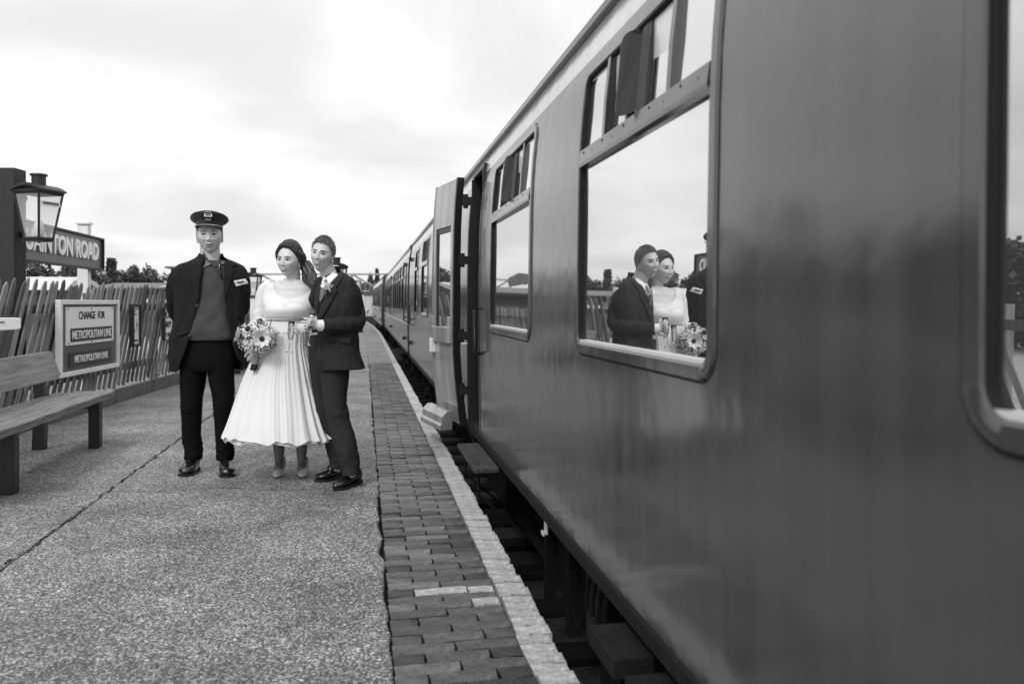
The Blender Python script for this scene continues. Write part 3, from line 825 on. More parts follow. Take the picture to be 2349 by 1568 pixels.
def window(root, y0, y1, near=True, open_vents=True):
    mb = MB(); gk = ring_frame(mb, y0, y1, WZ0, WZ1)
    f = mb.build('window_frame', M['coach_frame'], root, auto=40); gk.build('seal_and_shadow_gap', M['rubber_shade'], f)
    yi0, yi1 = y0 + .05, y1 - .05; zi0, zi1 = WZ0 + .05, WZ1 - .05
    t = .062
    tb = MB()
    vs = []
    for y in (yi0, yi1):
        vs += [(PX(TRZ) - .012, y, TRZ - .008), (PX(TRZ) + .03, y, TRZ - .012), (PX(TRZ + t) + .03, y, TRZ + t), (PX(TRZ + t) - .008, y, TRZ + t), (PX(TRZ) - .014, y, TRZ + .006)]
    tb.add(vs, [(0, 1, 2, 3, 4)[::-1], (5, 6, 7, 8, 9)] + [(k, (k + 1) % 5, 5 + (k + 1) % 5, 5 + k) for k in range(5)])
    tb.build('transom', M['coach_frame'], f)
    if near:
        for k in range(10):
            yy = yi0 + (k + .5) * (yi1 - yi0) / 10
            MB().ball((PX(TRZ + .03) - .010, yy, TRZ + .034 + .012 * (k % 2)), (.003, .005, .005), 6, 4).build('rivet', M['black_iron'], f)
    MB().box((PX(1) + .012, (yi0 + yi1) / 2, zi0 + .004), (.03, yi1 - yi0, .012)).build('sill', M['cream'], f)
    g = pane_mesh(yi0, yi1, zi0, TRZ).build('window_pane', M['pane'], f)
    w = yi1 - yi0; lo, hi = TRZ + t, zi1
    q = [yi0, yi0 + w * .24, yi0 + w * .43, yi0 + w * .57, yi0 + w * .76, yi1]
    # outer fixed lights, sliding lights pushed outwards over them leaving a dark gap in the middle
    pane_mesh(q[0], q[1] + .02, lo, hi, .013).build('vent_pane', M['pane'], f)
    pane_mesh(q[4] - .02, q[5], lo, hi, .013).build('vent_pane', M['pane'], f)
    pane_mesh(q[1], q[2], lo, hi, .022).build('vent_pane', M['pane'], f)
    pane_mesh(q[3], q[4], lo, hi, .022).build('vent_pane', M['pane'], f)
    for y in (q[1], q[4]):
        mu = MB()
        for (a, b) in ((lo, (lo + hi) / 2), ((lo + hi) / 2, hi)):
            x0, x1 = PX(a), PX(b)
            mu.add([(x0 - .004, y - .016, a), (x0 - .004, y + .016, a), (x0 + .03, y + .016, a), (x0 + .03, y - .016, a), (x1 - .004, y - .016, b), (x1 - .004, y + .016, b), (x1 + .03, y + .016, b), (x1 + .03, y - .016, b)],
                [(0, 3, 2, 1), (4, 5, 6, 7), (0, 1, 5, 4), (1, 2, 6, 5), (2, 3, 7, 6), (3, 0, 4, 7)])
        mu.build('mullion', M['coach_frame'], f)
    for y in (q[2], q[3], q[1] + .028, q[4] - .028):
        dk = MB()
        x0, x1 = PX(lo), PX(hi)
        dk.add([(x0 + .006, y - .012, lo), (x0 + .006, y + .012, lo), (x0 + .05, y + .012, lo), (x0 + .05, y - .012, lo), (x1 + .006, y - .012, hi), (x1 + .006, y + .012, hi), (x1 + .05, y + .012, hi), (x1 + .05, y - .012, hi)],
            [(0, 3, 2, 1), (4, 5, 6, 7), (0, 1, 5, 4), (1, 2, 6, 5), (2, 3, 7, 6), (3, 0, 4, 7)])
        dk.build('vent_edge', M['black'], f)
    # draught deflector : a rounded plate that stands out of the middle of the vent
    ym = (q[2] + q[3]) / 2
    for s_, ex, tl, sh in ((1, .060, .08, -.04), (1, .015, .07, -.11)):
        pts = rrect(0, tl, lo + .005, hi - .01, .03, 4)
        vs = []
        for th in (0, .011):
            for (p, z) in pts:
                f_ = p / tl
                bx = PX(z) + .012 - ex * f_ ** .6
                vs.append((bx, ym + sh + p + th * .6, z))
        n = len(pts); fs = [tuple(range(n)), tuple(range(n, 2 * n))[::-1]] + [(k, n + k, n + (k + 1) % n, (k + 1) % n) for k in range(n)]
        MB().add(vs, fs).build('deflector', M['black'], f)
    return (y0 + .031, y1 - .031, WZ0 + .031, WZ1 - .031)
def simple_window(root, y0, y1, z0=1.04, z1=2.2):
    mb = MB(); ring_frame(mb, y0, y1, z0, z1, .045, .07, .007, .03)
    f = mb.build('window_frame', M['coach_frame'], root)
    pane_mesh(y0 + .03, y1 - .03, z0 + .03, TRZ).build('window_pane', M['pane'], f)
    pane_mesh(y0 + .03, y1 - .03, TRZ, z1 - .03, .03).build('vent_pane', M['black'] if (y1 - y0) > .8 else M['pane'], f)
    MB().box((PX(TRZ), (y0 + y1) / 2, TRZ + .02), (.04, y1 - y0 - .06, .05)).build('transom', M['coach_frame'], f)
    return (y0 + .028, y1 - .028, z0 + .028, z1 - .028)
def coach_shell(root, y0, y1, holes, mats, split=None):
    """outer skin: side towards the platform, cornice, roof, far side and ends"""
    lower, upper, corn = mats
    if split:
        v, f = coach_side(y0, y1, [h for h in holes], .22, split); MB().add(v, f).build('lower_side', lower, root, smooth=True)
        v, f = coach_side(y0, y1, [h for h in holes], split, 2.27); MB().add(v, f).build('upper_side', upper, root, smooth=True)
    else:
        v, f = coach_side(y0, y1, holes, .22, 2.27); MB().add(v, f).build('side', lower, root, smooth=True)
    v, f = coach_side(y0, y1, [h for h in holes if h[3] > 2.28], 2.27, 2.42); MB().add(v, f).build('cornice', corn, root, smooth=True)
    # roof, far side
    prof = [(.962, 2.42), (.985, 2.50), (1.06, 2.585), (1.25, 2.68), (1.6, 2.76), (2.3, 2.81), (3.0, 2.76), (3.35, 2.68), (3.54, 2.585), (3.615, 2.5), (3.64, 2.42)]
    vs = []; fs = []
    for k, (x, z) in enumerate(prof):
        vs += [(x, y0, z), (x, y1, z)]
        if k: a = 2 * k; fs.append((a - 2, a, a + 1, a - 1))
    MB().add(vs, fs).build('roof', M['coach_roof'], root, smooth=True)
    MB().add([(3.64, y0, 2.42), (3.72, y0, 1.2), (3.7, y0, .22), (3.64, y1, 2.42), (3.72, y1, 1.2), (3.7, y1, .22)], [(0, 1, 4, 3), (1, 2, 5, 4)]).build('far_side', lower, root)
    for y, s_ in ((y0, 0), (y1, 1)):
        pts = [(PX(z), y, z) for z in PZ[1:]] + [(x, y, z) for x, z in prof[1:]] + [(3.72, y, 1.2), (3.7, y, .22)]
        MB().add(pts, [tuple(range(len(pts)))[:: (1 if s_ else -1)]]).build('end_wall', M['coach_dark'], root)
    # dark lining just inside so that openings look into a dim compartment
    MB().add([(PX(1) + .06, y0 + .05, .25), (PX(1) + .06, y1 - .05, .25), (PX(2.3) + .07, y1 - .05, 2.35), (PX(2.3) + .07, y0 + .05, 2.35)], [(0, 1, 2, 3)])
    # gutter
    MB().prism([(PX(2.41) + .01, 2.405), (PX(2.41) - .030, 2.41), (PX(2.41) - .034, 2.435), (PX(2.41) + .01, 2.445)], 'y', y0, y1).build('gutter', M['coach_dark'], root)
    MB().prism([(PX(2.41) - .002, 2.445), (PX(2.41) - .006, 2.47), (PX(2.41) + .05, 2.51), (PX(2.41) + .07, 2.5)], 'y', y0, y1).build('rain_strip', M['coach_roof'], root)
    # bottom edge moulding and floor
    MB().prism([(PX(.2) - .014, .165), (PX(.2) - .014, .215), (PX(.2) - .004, .226), (PX(.2) + .05, .226), (PX(.2) + .05, .165)], 'y', y0, y1).build('bottom_rail', M['under'], root)
    MB().box(((PX(.2) + 3.7) / 2 + .02, (y0 + y1) / 2, .15), (2.76, y1 - y0, .09)).build('floor', M['under'], root)
def underframe(root, y0, y1, bogies):
    u = MB()
    u.box((1.22, (y0 + y1) / 2, .02), (.08, y1 - y0 - .3, .22)); u.box((3.38, (y0 + y1) / 2, .02), (.08, y1 - y0 - .3, .22))
    ym = (y0 + y1) / 2
    for a, b in ((ym - 4.5, ym - 2.0), (ym - 2.0, ym + 2.0), (ym + 2.0, ym + 4.5)):
        za = -.08 if a < ym - 3 else -.5; zb = -.08 if b > ym + 3 else -.5
        u.tube([(1.24, a, za), (1.24, b, zb)], .035, 6)
    u.build('truss', M['under'], root)
    for yb in (ym - 1.6, ym + 1.1):
        b = MB().box((1.45, yb, -.28), (.55, 1.15, .42)).box((1.165, yb - .28, -.28), (.02, .5, .36)).box((1.165, yb + .28, -.28), (.02, .5, .36))
        b.build('battery_box', M['under'], root, bevel=.01)
    for yc in bogies:
        b = MB()
        for X in (1.28, 3.32):
            b.prism([(yc - 1.75, -.32), (yc - 1.6, -.14), (yc - .7, -.14), (yc - .45, -.42), (yc + .45, -.42), (yc + .7, -.14), (yc + 1.6, -.14), (yc + 1.75, -.32), (yc + 1.3, -.34), (yc + .75, -.36), (yc + .5, -.55), (yc - .5, -.55), (yc - .75, -.36), (yc - 1.3, -.34)], 'x', X - .03, X + .03)
            for ya in (yc - 1.28, yc + 1.28):
                b.box((X - .07, ya, -.34), (.18, .26, .30)); b.lathe([(.10, 0), (.10, .05), (.07, .07)], 14, Matrix.Translation((X - .16, ya, -.34)) @ Matrix.Rotation(-math.pi / 2, 4, 'Y'))
                for k in range(5): b.box((X - .05, ya + .0, -.12 + k * .018), (.09, 1.0 - k * .16, .013))
                for dy in (-.42, .42): b.lathe([(.06, 0), (.075, .04), (.06, .08), (.075, .12), (.06, .16)], 10, Matrix.Translation((X - .03, ya + dy, -.32)))
            b.box((X - .06, yc, -.3), (.12, .5, .18))
        o = b.build('bogie', M['under'], root)
        for ya in (yc - 1.28, yc + 1.28):
            w = MB()
            for X in (1.58, 3.02):
                w.lathe([(.1, -.07), (.44, -.07), (.46, -.02), (.455, .06), (.42, .062), (.38, .03), (.1, .03)], 28, Matrix.Translation((X, ya, -.30)) @ Matrix.Rotation(math.pi / 2, 4, 'Y'))
            w.tube([(1.3, ya, -.3), (3.3, ya, -.3)], .07, 10)
            w.build('wheelset', M['rail'], root)

def handle(mb, x, y, z0, z1, r=.011, out=.05):
    mb.tube([(x, y, z0), (x - out, y, z0 + .02), (x - out, y, z1 - .02), (x, y, z1)], r, 8)

# carriage nearest to the camera
C1A, C1B = -4.3, 16.1
c1 = empty('railway_carriage', (0, 0, 0), 0, 'nearest grey railway carriage with big windows and one door standing open', 'carriage')
wins = [(-2.62, -1.25), (-.33, 1.05), (1.90, 3.27), (4.20, 5.62), (9.35, 10.6), (11.35, 12.6)]
holes = [window(c1, a, b, near=(b < 6)) for a, b in wins]
holes.append(simple_window(c1, 13.5, 14.4))
DOORWAY = (6.18, 6.80, .22, 2.31)
holes.append(DOORWAY)
holes.append((8.05, 8.68, 1.10, 2.13)); 
coach_shell(c1, C1A, C1B, holes, (M['coach'], M['coach'], M['coach_cream']))
underframe(c1, C1A, C1B, (-1.2, 12.9))
# doorway : dark recess with jambs, threshold
d = MB()
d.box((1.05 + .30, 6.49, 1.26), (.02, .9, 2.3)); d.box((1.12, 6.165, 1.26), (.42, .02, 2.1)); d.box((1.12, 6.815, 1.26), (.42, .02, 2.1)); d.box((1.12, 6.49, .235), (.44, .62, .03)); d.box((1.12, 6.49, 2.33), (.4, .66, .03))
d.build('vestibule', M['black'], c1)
def jamb(y, w, proud=.006, name='door_jamb', m_='black'):
    mb = MB(); vs = []; fs = []; zs = [z for z in PZ if .22 <= z <= 2.3] + [2.315]
    for k, z in enumerate(zs):
        x = PX(z) - proud
        vs += [(x, y - w / 2, z), (x, y + w / 2, z), (x + .07, y + w / 2, z), (x + .07, y - w / 2, z)]
        if k:
            a = 4 * k
            for q in range(4): fs.append((a - 4 + q, a - 4 + (q + 1) % 4, a + (q + 1) % 4, a + q))
    fs += [(3, 2, 1, 0), tuple(4 * (len(zs) - 1) + q for q in range(4))]
    return mb.add(vs, [f[::-1] for f in fs]).build(name, M[m_], c1)
jamb(6.165, .035, .004, 'door_jamb', 'coach_frame'); jamb(6.83, .06, .01)
jamb(6.20, .03, .0, 'door_seal'); 
h = MB(); handle(h, PX(1.05) - .0, 6.06, .86, 1.21, .013, .055); h.build('grab_rail', M['black'], c1, smooth=True)
# the open door leaf : hinged on the far jamb and swung right round, so its inner side is seen
door = empty('door', (PX(1.2) - .085, 6.87, 0)); door.parent = c1
dvec = Vector((-.125, .61, 0)); da = math.atan2(dvec.y, dvec.x)
door.rotation_euler = (0, 0, da)
def leaf_x(z): return (PX(z) - PX(1.2))
# leaf local: x along the leaf, y thickness, z up. Leans with the curve of the body side.
def leafsheet(x0, x1, z0, z1, ya, yb, nzz=10, xf0=None):
    mb = MB(); vs = []; fs = []
    for k in range(nzz + 1):
        z = z0 + (z1 - z0) * k / nzz
        c_ = -(leaf_x(z)) * .6 - max(0, .75 - z) * .10
        for (x, y) in ((x0, ya), (x1, ya), (x1, yb), (x0, yb)): vs.append((x, y + c_ * 1.0, z))
        if k:
            a = 4 * k
            for q in range(4): fs.append((a - 4 + q, a - 4 + (q + 1) % 4, a + (q + 1) % 4, a + q))
    fs += [(3, 2, 1, 0), tuple(4 * nzz + q for q in range(4))]
    return mb.add(vs, [f for f in fs])
Wd = .62
DP = MB()
for a in ((0.0, Wd, .20, 1.02), (0.0, Wd, 1.93, 2.33), (0.0, .085, 1.02, 1.93), (Wd - .085, Wd, 1.02, 1.93)):
    m_ = leafsheet(*a, 0, .045); DP.add(m_.v, m_.f)
DP.build('door_panel', M['door_inner'], door, auto=35)
ed = leafsheet(-.03, .004, .19, 2.335, -.012, .05); ed.build('door_edge', M['black'], door)
leafsheet(Wd - .004, Wd + .01, .19, 2.335, -.004, .05).build('door_edge', M['door_inner'], door)
fr = MB()
for a in ((.085, .11, 1.02, 1.93), (Wd - .11, Wd - .085, 1.02, 1.93), (.085, Wd - .085, 1.88, 1.93)):
    m_ = leafsheet(*a, .0, .035, 4); fr.add(m_.v, m_.f)
fr.build('droplight_frame', M['black'], door)
leafsheet(.11, Wd - .11, 1.02, 1.88, .018, .026, 4).build('droplight_pane', M['pane'], door)
cap = MB(); m_ = leafsheet(.03, Wd - .03, .90, 1.04, .045, .075, 3); cap.add(m_.v, m_.f)
for x in (.05, Wd - .08): m_ = leafsheet(x, x + .05, 1.03, 1.13, .045, .072, 3); cap.add(m_.v, m_.f)
cap.build('window_ledge', M['door_inner'], door, bevel=.006)
leafsheet(Wd - .10, Wd - .02, .80, .93, .046, .082, 2).build('lock_plate', M['white'], door)
kick = MB(); zc = .2
kick.add([(0, .045, .32), (Wd, .045, .32), (Wd, .095, .27), (0, .095, .27), (0, .095, .215), (Wd, .095, .215), (0, .04, .215), (Wd, .04, .215), (0, .112, .195), (Wd, .112, .195), (0, .112, .155), (Wd, .112, .155), (0, .0, .155), (Wd, .0, .155), (0, 0, .32), (Wd, 0, .32)],
    [(0, 1, 2, 3), (3, 2, 5, 4), (4, 5, 9, 8), (8, 9, 11, 10), (10, 11, 13, 12), (12, 13, 15, 14), (14, 15, 1, 0), (0, 3, 4, 8, 10, 12, 14), (1, 15, 13, 11, 9, 5, 2)])
k_ = kick.build('kick_step', M['door_inner'], door, bevel=.004); k_.location = (0, .05, 0)
for z in (2.13, 1.62, .97, .50):
    hg = MB().box((PX(z) - .04, 6.84, z), (.09, .05, .07)).lathe([(.022, -.06), (.022, .06)], 10, Matrix.Translation((PX(z) - .055, 6.85, z)))
    hg.build('hinge', M['black'], c1, smooth=False)
MB().box((PX(.9) - .035, 6.85, .905), (.05, .05, .012)).box((PX(.9) - .035, 6.85, .945), (.05, .05, .012)).build('check_strap', M['white'], c1)
# wooden step below the doorway, and its irons
fb = mat('grey_step_wood', .014, .9, var=.3, scale=4, stretch=(12, 1, 12), dirt=.4, spec=.12)
MB().box((.80, 5.73, .135), (.17, .98, .032)).build('footboard', mat('worn_step_wood', .05, .85, var=.5, scale=3, stretch=(12, 1, 12), dirt=.7, spec=.15), c1, bevel=.005)
for y in (5.35, 6.05): MB().tube([(.76, y, .12), (.76, y, -.05), (1.1, y, -.35), (1.2, y, .05)], .012, 6).build('step_iron', M['under'], c1)
for y0_, y1_ in ((2.44, 2.72), (2.05, 2.33), (1.3, 1.6)):
    MB().box((.85, (y0_ + y1_) / 2, .08), (.14, y1_ - y0_, .07)).build('bogie_step', fb, c1, bevel=.006)
    MB().box((1.0, (y0_ + y1_) / 2, -.2), (.03, y1_ - y0_ + .05, .5)).build('step_plate', M['under'], c1)
for y in (3.0, 3.55, 4.2, 4.75):
    MB().box((1.12, y, -.22), (.07, .07, .66)).build('hanger', M['under'], c1)
MB().box((1.16, 3.8, -.28), (.03, .5, .44)).build('equipment_plate', mat('grey_box', .045, .5, var=.2), c1, bevel=.01)
hs = MB()
for k in range(4): 
    y = 3.2 + k * .09; hs.tube([(1.02, y, .12), (1.0, y + .02, -.02), (1.0, y + .05, -.14), (1.02, y + .08, -.04)], .012, 6)
hs.build('air_hose', M['under'], c1)
o = MB().box((.93, 4.05, .10), (.008, .05, .10)).box((.92, 4.08, .045), (.008, .05, .02), Matrix.Identity(4)).build('hanging_tag', M['cream'], c1)
# panel joints and closed far doors of the first carriage
def door_lines(root, y0, y1, px=None, win=True, m_=None):
    j = MB()
    for y in (y0, y1): 
        vs = []; fs = []
        zs = [z for z in PZ if .22 <= z <= 2.3]
        for k, z in enumerate(zs):
            vs += [(PX(z) - .004, y - .007, z), (PX(z) - .004, y + .007, z)]
            if k: a = 2 * k; fs.append((a - 2, a, a + 1, a - 1))
        j.add(vs, fs)
    j.build('door_joint', M['black'], root)
    hd = MB(); handle(hd, PX(1), y0 - .1, .85, 1.25, .014, .06); hd.build('grab_rail', M['black'], root)
    hd = MB().box((PX(1) - .03, y0 + .1, .95), (.05, .03, .03)).box((PX(1) - .055, y0 + .14, .95), (.02, .1, .03)); hd.build('door_handle', M['black'], root)
    hg = MB()
    for z in (.48, 2.1): hg.box((PX(z) - .03, y1, z), (.06, .06, .08))
    hg.build('hinge', M['black'], root)
for yy in (14.95,):
    door_lines(c1, yy, yy + .66)
# the ordinary door window hidden behind the open leaf
simple_window(c1, 8.03, 8.70, 1.08, 2.15)
gang = empty('gangway', (0, 16.1, 0)); 
bpy.data.objects.remove(gang)

def far_coach(label, y0, y1, mats, loc=(0, 0, 0), rz=0.0, split=None, nwin=11):
    c = empty('railway_carriage', (0, 0, 0), 0, label, 'carriage')
    hl = []; y = y0 + 1.55
    L = y1 - y0
    doors = [y0 + .35, y0 + L / 2 - .3, y1 - 1.05]
    step = 1.52
    while y + 1.1 < y1 - 1.3:
        if not any(dd - .15 < y + .5 < dd + .9 for dd in doors): hl.append(simple_window(c, y, y + 1.05))
        y += step
    for dd in doors: hl.append(simple_window(c, dd + .1, dd + .55, 1.05, 2.15))
    coach_shell(c, y0, y1, hl, mats, split)
    underframe(c, y0, y1, (y0 + 3.1, y1 - 3.1))
    for dd in doors: door_lines(c, dd, dd + .64)
    MB().prism([(PX(.83) - .008, .80), (PX(.83) - .008, .83), (PX(.83) + .01, .83), (PX(.83) + .01, .80)], 'y', y0, y1).build('waist_strip', M['coach_cream'], c)
    for yy in (y0 + 1.8, y0 + 3.0): MB().box((.84, yy, .09), (.13, .45, .06)).build('bogie_step', fb, c, bevel=.006)
    MB().box((2.3, y0 - .33, 1.25), (1.0, .66, 2.0)).build('gangway_bellows', M['black'], c)
    c.location = loc; c.rotation_euler = (0, 0, rz)
    return c
far_coach('second railway carriage in line with closed doors and a long row of windows', 16.8, 36.6, (M['coach'], M['coach'], M['coach_cream']))
c3 = far_coach('third railway carriage in pale and dark two tone paint at the bend', 0, 19.6, (M['coach_dark'], M['coach_cream'], M['coach_cream']), (-.12, 37.4, 0), R(.62), split=.9)
# last vehicle, swung left with the curve so that its flat end shows past the others
c4 = empty('railway_carriage', (-.95, 60.5, 0), R(3.2), 'flat pale end of the last vehicle with dark lower half, seen past the curving train', 'carriage')
MB().box((2.25, 6, 1.07), (2.75, 12, 1.6)).build('upper_body', M['coach_cream'], c4, bevel=.03)
MB().box((2.25, 6, -.22), (2.77, 12.02, .98)).build('lower_body', M['coach_dark'], c4, bevel=.03)
MB().box((.845, 6, .62), (.06, 12.06, 2.5)).build('corner_post', M['white'], c4)
MB().prism([(.85, 1.87), (1.2, 1.95), (2.25, 2.0), (3.3, 1.95), (3.65, 1.87)], 'y', -.1, 12.1).build('roof', M['coach_roof'], c4)
MB().tube([(1.1, -.05, .50), (1.26, -.06, .75)], .03, 6).build('wiper', M['black'], c4)
MB().box((2.25, 6, -.75), (2.3, 11.5, .3)).build('chassis', M['under'], c4)

# ---------------------------------------------------------------- footbridge across the line
fbx = empty('footbridge', (0, 140, 0), 0, 'pale lattice footbridge with dark panels crossing the far end of the platform', 'bridge')
fbx.rotation_euler = (0, 0, -YAW)
BW_ = .5
def wpx(px): return (px - 836) * 140 / FPX * 1.0
zt, zm, zb_ = EYE + 140 * 65 / FPX, EYE + 140 * 47 / FPX, EYE + 140 * 27 / FPX
x0b, x1b = wpx(395), wpx(1010)
for z, h in ((zt, .28), (zb_, .26), (zb_ - .55, .2)):
    MB().box(((x0b + x1b) / 2, 0, z), (x1b - x0b, .4, h)).build('beam', M['farpaint'], fbx)
pp = MB(); pm_ = MB(); n = 0
x = x0b; sp = 7.9
while x < x1b:
    MB().box((x, 0, (zt + zb_) / 2), (.34, .3, zt - zb_)).build('truss_post', M['farpaint'], fbx)
    d = MB().tube([(x + .3, -.05, zt - .1), (x + sp * .62, -.05, zb_ + .1)], .16, 4).build('brace', M['farpaint'], fbx)
    for k in range(10):
        xx = x + .25 + k * .79
        MB().box((xx + .39, .12, (zm + zb_) / 2), (.72, .06, zm - zb_ - .15)).build('panel', M['fardark'], fbx)
    x += sp
pm_ = MB()
x = x0b
while x < x1b: pm_.box((x, .05, (zm + zb_) / 2), (.1, .14, zm - zb_)); x += .79
pm_.build('panel_post', M['farpaint'], fbx)
for xx in (x0b + 2, x1b - 12): MB().box((xx, 0, (zb_ - 1) / 2), (.8, 1.4, zb_ + 1.2)).build('pier', M['brickwall'], fbx)
MB().box((wpx(605), -6, 2.6), (5, 4, 4.2)).build('stair', M['fardark'], fbx)

# ---------------------------------------------------------------- buildings beyond the fence
def long_shed(px0, px1, t, zr, zeave, depth, label, roof_m, wall_m, sky=None):
    a = at_t(px0, 700, t); w = (px1 - px0) * t / FPX
    r_ = empty('long_shed', (a.x, a.y, -.05), -YAW, label, 'building')
    z1 = zeave + .05; zr_ = zr + .05
    MB().box((w / 2, depth / 2, z1 / 2), (w, depth, z1)).build('wall', wall_m, r_)
    MB().add([(-.3, -.35, z1 - .05), (w + .3, -.35, z1 - .05), (w + .3, depth / 2, zr_), (-.3, depth / 2, zr_), (w + .3, depth + .3, z1), (-.3, depth + .3, z1), (-.3, -.35, z1 - .17), (w + .3, -.35, z1 - .17)],
        [(0, 1, 2, 3), (3, 2, 4, 5), (6, 7, 1, 0)]).build('roof', roof_m, r_)
    MB().box((w / 2, -.36, z1 - .12), (w + .6, .1, .14)).build('gutter', M['black'], r_)
    if sky: 
        x0, x1 = sky; zz = lambda y: z1 - .05 + (zr_ - z1 + .05) * (y + .35) / (depth / 2 + .35)
        MB().add([(x0, .2, zz(.2) + .03), (x1, .2, zz(.2) + .03), (x1 + .3, depth * .4, zz(depth * .4) + .03), (x0 + .3, depth * .4, zz(depth * .4) + .03)], [(0, 1, 2, 3)]).build('skylight', M['white'], r_)
    return r_
long_shed(215, 640, 33, EYE + 33 * 50 / FPX, EYE + 33 * 36 / FPX, 5, 'long low shed with felt roof and a pale skylight behind the fence', M['roofing'], M['brickwall'], (2.6, 3.2))
# covered wagon with a pale rounded roof, left of the name board posts
a = at_t(5, 700, 19); wv = empty('covered_wagon', (a.x, a.y, -.05), -YAW + R(10), 'pale round-roofed covered wagon seen over the fence beneath the name board', 'wagon')
MB().prism([(-1.2, 0), (1.2, 0), (1.2, 1.62), (.8, 1.8), (0, 1.9), (-.8, 1.8), (-1.2, 1.62)], 'x', 0, 1.75 * 1.0).build('body', M['brickwall'], wv)
MB().prism([(-1.3, 1.60), (-.8, 1.82), (0, 1.93), (.8, 1.82), (1.3, 1.60), (1.25, 1.58), (0, 1.86), (-1.25, 1.58)], 'x', -.1, 1.85).build('roof', M['cream'], wv)
for i in range(5): MB().box((.05 + i * .4, -1.21, .85), (.05, .04, 1.5)).build('batten', M['black'], wv)
for i in range(5): MB().prism([(-1.32, 1.61), (-.8, 1.835), (0, 1.945), (.8, 1.835), (1.32, 1.61), (1.25, 1.6), (0, 1.92), (-1.25, 1.6)], 'x', .0 + i * .42, .04 + i * .42).build('roof_rib', M['white'], wv)

# parked vintage coach on the next line, mostly hidden; it shows in the window glass
pk = empty('parked_coach', (-7.6, 40, -.5), R(4), 'old parked coach with pale roof band beyond the fence, behind the capped man', 'carriage')
MB().box((0, 0, 1.0), (2.5, 14, 1.6)).build('body', M['coach'], pk)
MB().box((0, 0, 1.86), (2.56, 14.1, .14)).build('cornice', M['white'], pk)
MB().prism([(-1.3, 1.93), (-.8, 2.1), (0, 2.2), (.8, 2.1), (1.3, 1.93)], 'y', -7.1, 7.1).build('roof', M['coach_roof'], pk)
for i in range(7): 
    w_ = MB().box((1.26, -6 + i * 2, 1.35), (.03, 1.15, .55)).build('window_frame', M['white'], pk)
    MB().box((1.28, -6 + i * 2, 1.35), (.02, 1.0, .42)).build('window_pane', M['black'], w_)
    MB().box((0, -6 + i * 2, .9), (2.3, .05, 1.3)).build('rib', M['coach_dark'], pk)
MB().box((-.02, -7.02, 1.35), (.8, .03, .5)).build('end_window', M['black'], pk)
cn = empty('platform_canopy', (-6.4, 38, 0), 0, 'canopy with scalloped fascia board across the yard, seen reflected in the carriage glass', 'canopy')
sc_ = []
for i in range(25):
    sc_.append((i * .25, 2.5 - .09 * abs(math.sin(i * math.pi / 4)) * 1.3))
MB().prism([(6, 2.85), (3.0, 3.05), (0, 2.85)] + sc_, 'x', -.04, .04).build('fascia', M['roofing'], cn)
MB().box((-1.2, 3, 2.86), (2.4, 6.2, .08)).build('roof', M['roofing'], cn)
for y in (.5, 5.5): MB().tube([(-2.2, y, 0), (-2.2, y, 2.85)], .07, 8).build('column', M['black_iron'], cn)

# ---------------------------------------------------------------- trees
M['leaf'] = mat('leaves', 0.055, 0.6, var=.3, scale=3)
M['bark'] = mat('bark', 0.05, 0.9, var=.3, scale=9, bump=.01, bscale=12)
def tree_mesh(seed, h, w, conifer=False, leaves=2200, ls=.09):
    r2 = random.Random(seed); lv = MB(); V = []; F = []
    cl = []
    n = 34 if not conifer else 40
    for i in range(n):
        if conifer:
            z = h * (.12 + .86 * r2.random()); rad = w * .5 * (1.02 - z / h) * r2.random() ** .5; a = r2.random() * 6.28
            cl.append((rad * math.cos(a), rad * math.sin(a), z, w * .13))
        else:
            a = r2.random() * 6.28; e = r2.random() ** .6; u = r2.uniform(-.9, 1)
            rr = w * .5 * math.sqrt(max(0, 1 - u * u)) * e
            cl.append((rr * math.cos(a), rr * math.sin(a), h * .58 + u * h * .36 * (.75 + .5 * r2.random()), w * r2.uniform(.09, .17)))
    for i in range(leaves):
        c = r2.choice(cl); d = Vector((r2.gauss(0, 1), r2.gauss(0, 1), r2.gauss(0, .8))); d.normalize(); d *= c[3] * r2.random() ** .4
        p = Vector(c[:3]) + d
        a = Vector((r2.gauss(0, 1), r2.gauss(0, 1), r2.gauss(0, .5))).normalized(); b = a.cross(Vector((r2.gauss(0, 1), r2.gauss(0, 1), r2.gauss(0, 1)))).normalized()
        s = ls * r2.uniform(.6, 1.4)
        k = len(V); V += [tuple(p + a * s), tuple(p + b * s * .6), tuple(p - a * s), tuple(p - b * s * .6)]; F.append((k, k + 1, k + 2, k + 3))
    lv.add(V, F)
    tr = MB(); tr.tube([(0, 0, 0), (.04 * w, .02, h * .3), (0, .03, h * .6), (.02, 0, h * .85)], [w * .035, w * .028, w * .018, w * .006], 8)
    for c in cl[::3]: tr.tube([(0, 0, max(.2 * h, c[2] * .55)), (c[0] * .6, c[1] * .6, c[2] * .85), (c[0], c[1], c[2])], [w * .014, w * .009, w * .004], 5)
    return lv.mesh('crown', M['leaf']), tr.mesh('trunk', M['bark'])
TR = [tree_mesh(s_, 1, 1, leaves=4200, ls=.033) for s_ in (1, 2, 3, 4)]
CON = tree_mesh(9, 1, .5, True, leaves=3200, ls=.03)
def tree(x, y, h, w, label, pr, rz=0, group=None, z=-.9):
    t = empty('tree', (x, y, z), rz, label, 'tree', group)
    for nm, me in zip(('crown', 'trunk'), pr):
        o = inst(nm, me, t); o.scale = (w, w, h)
    return t
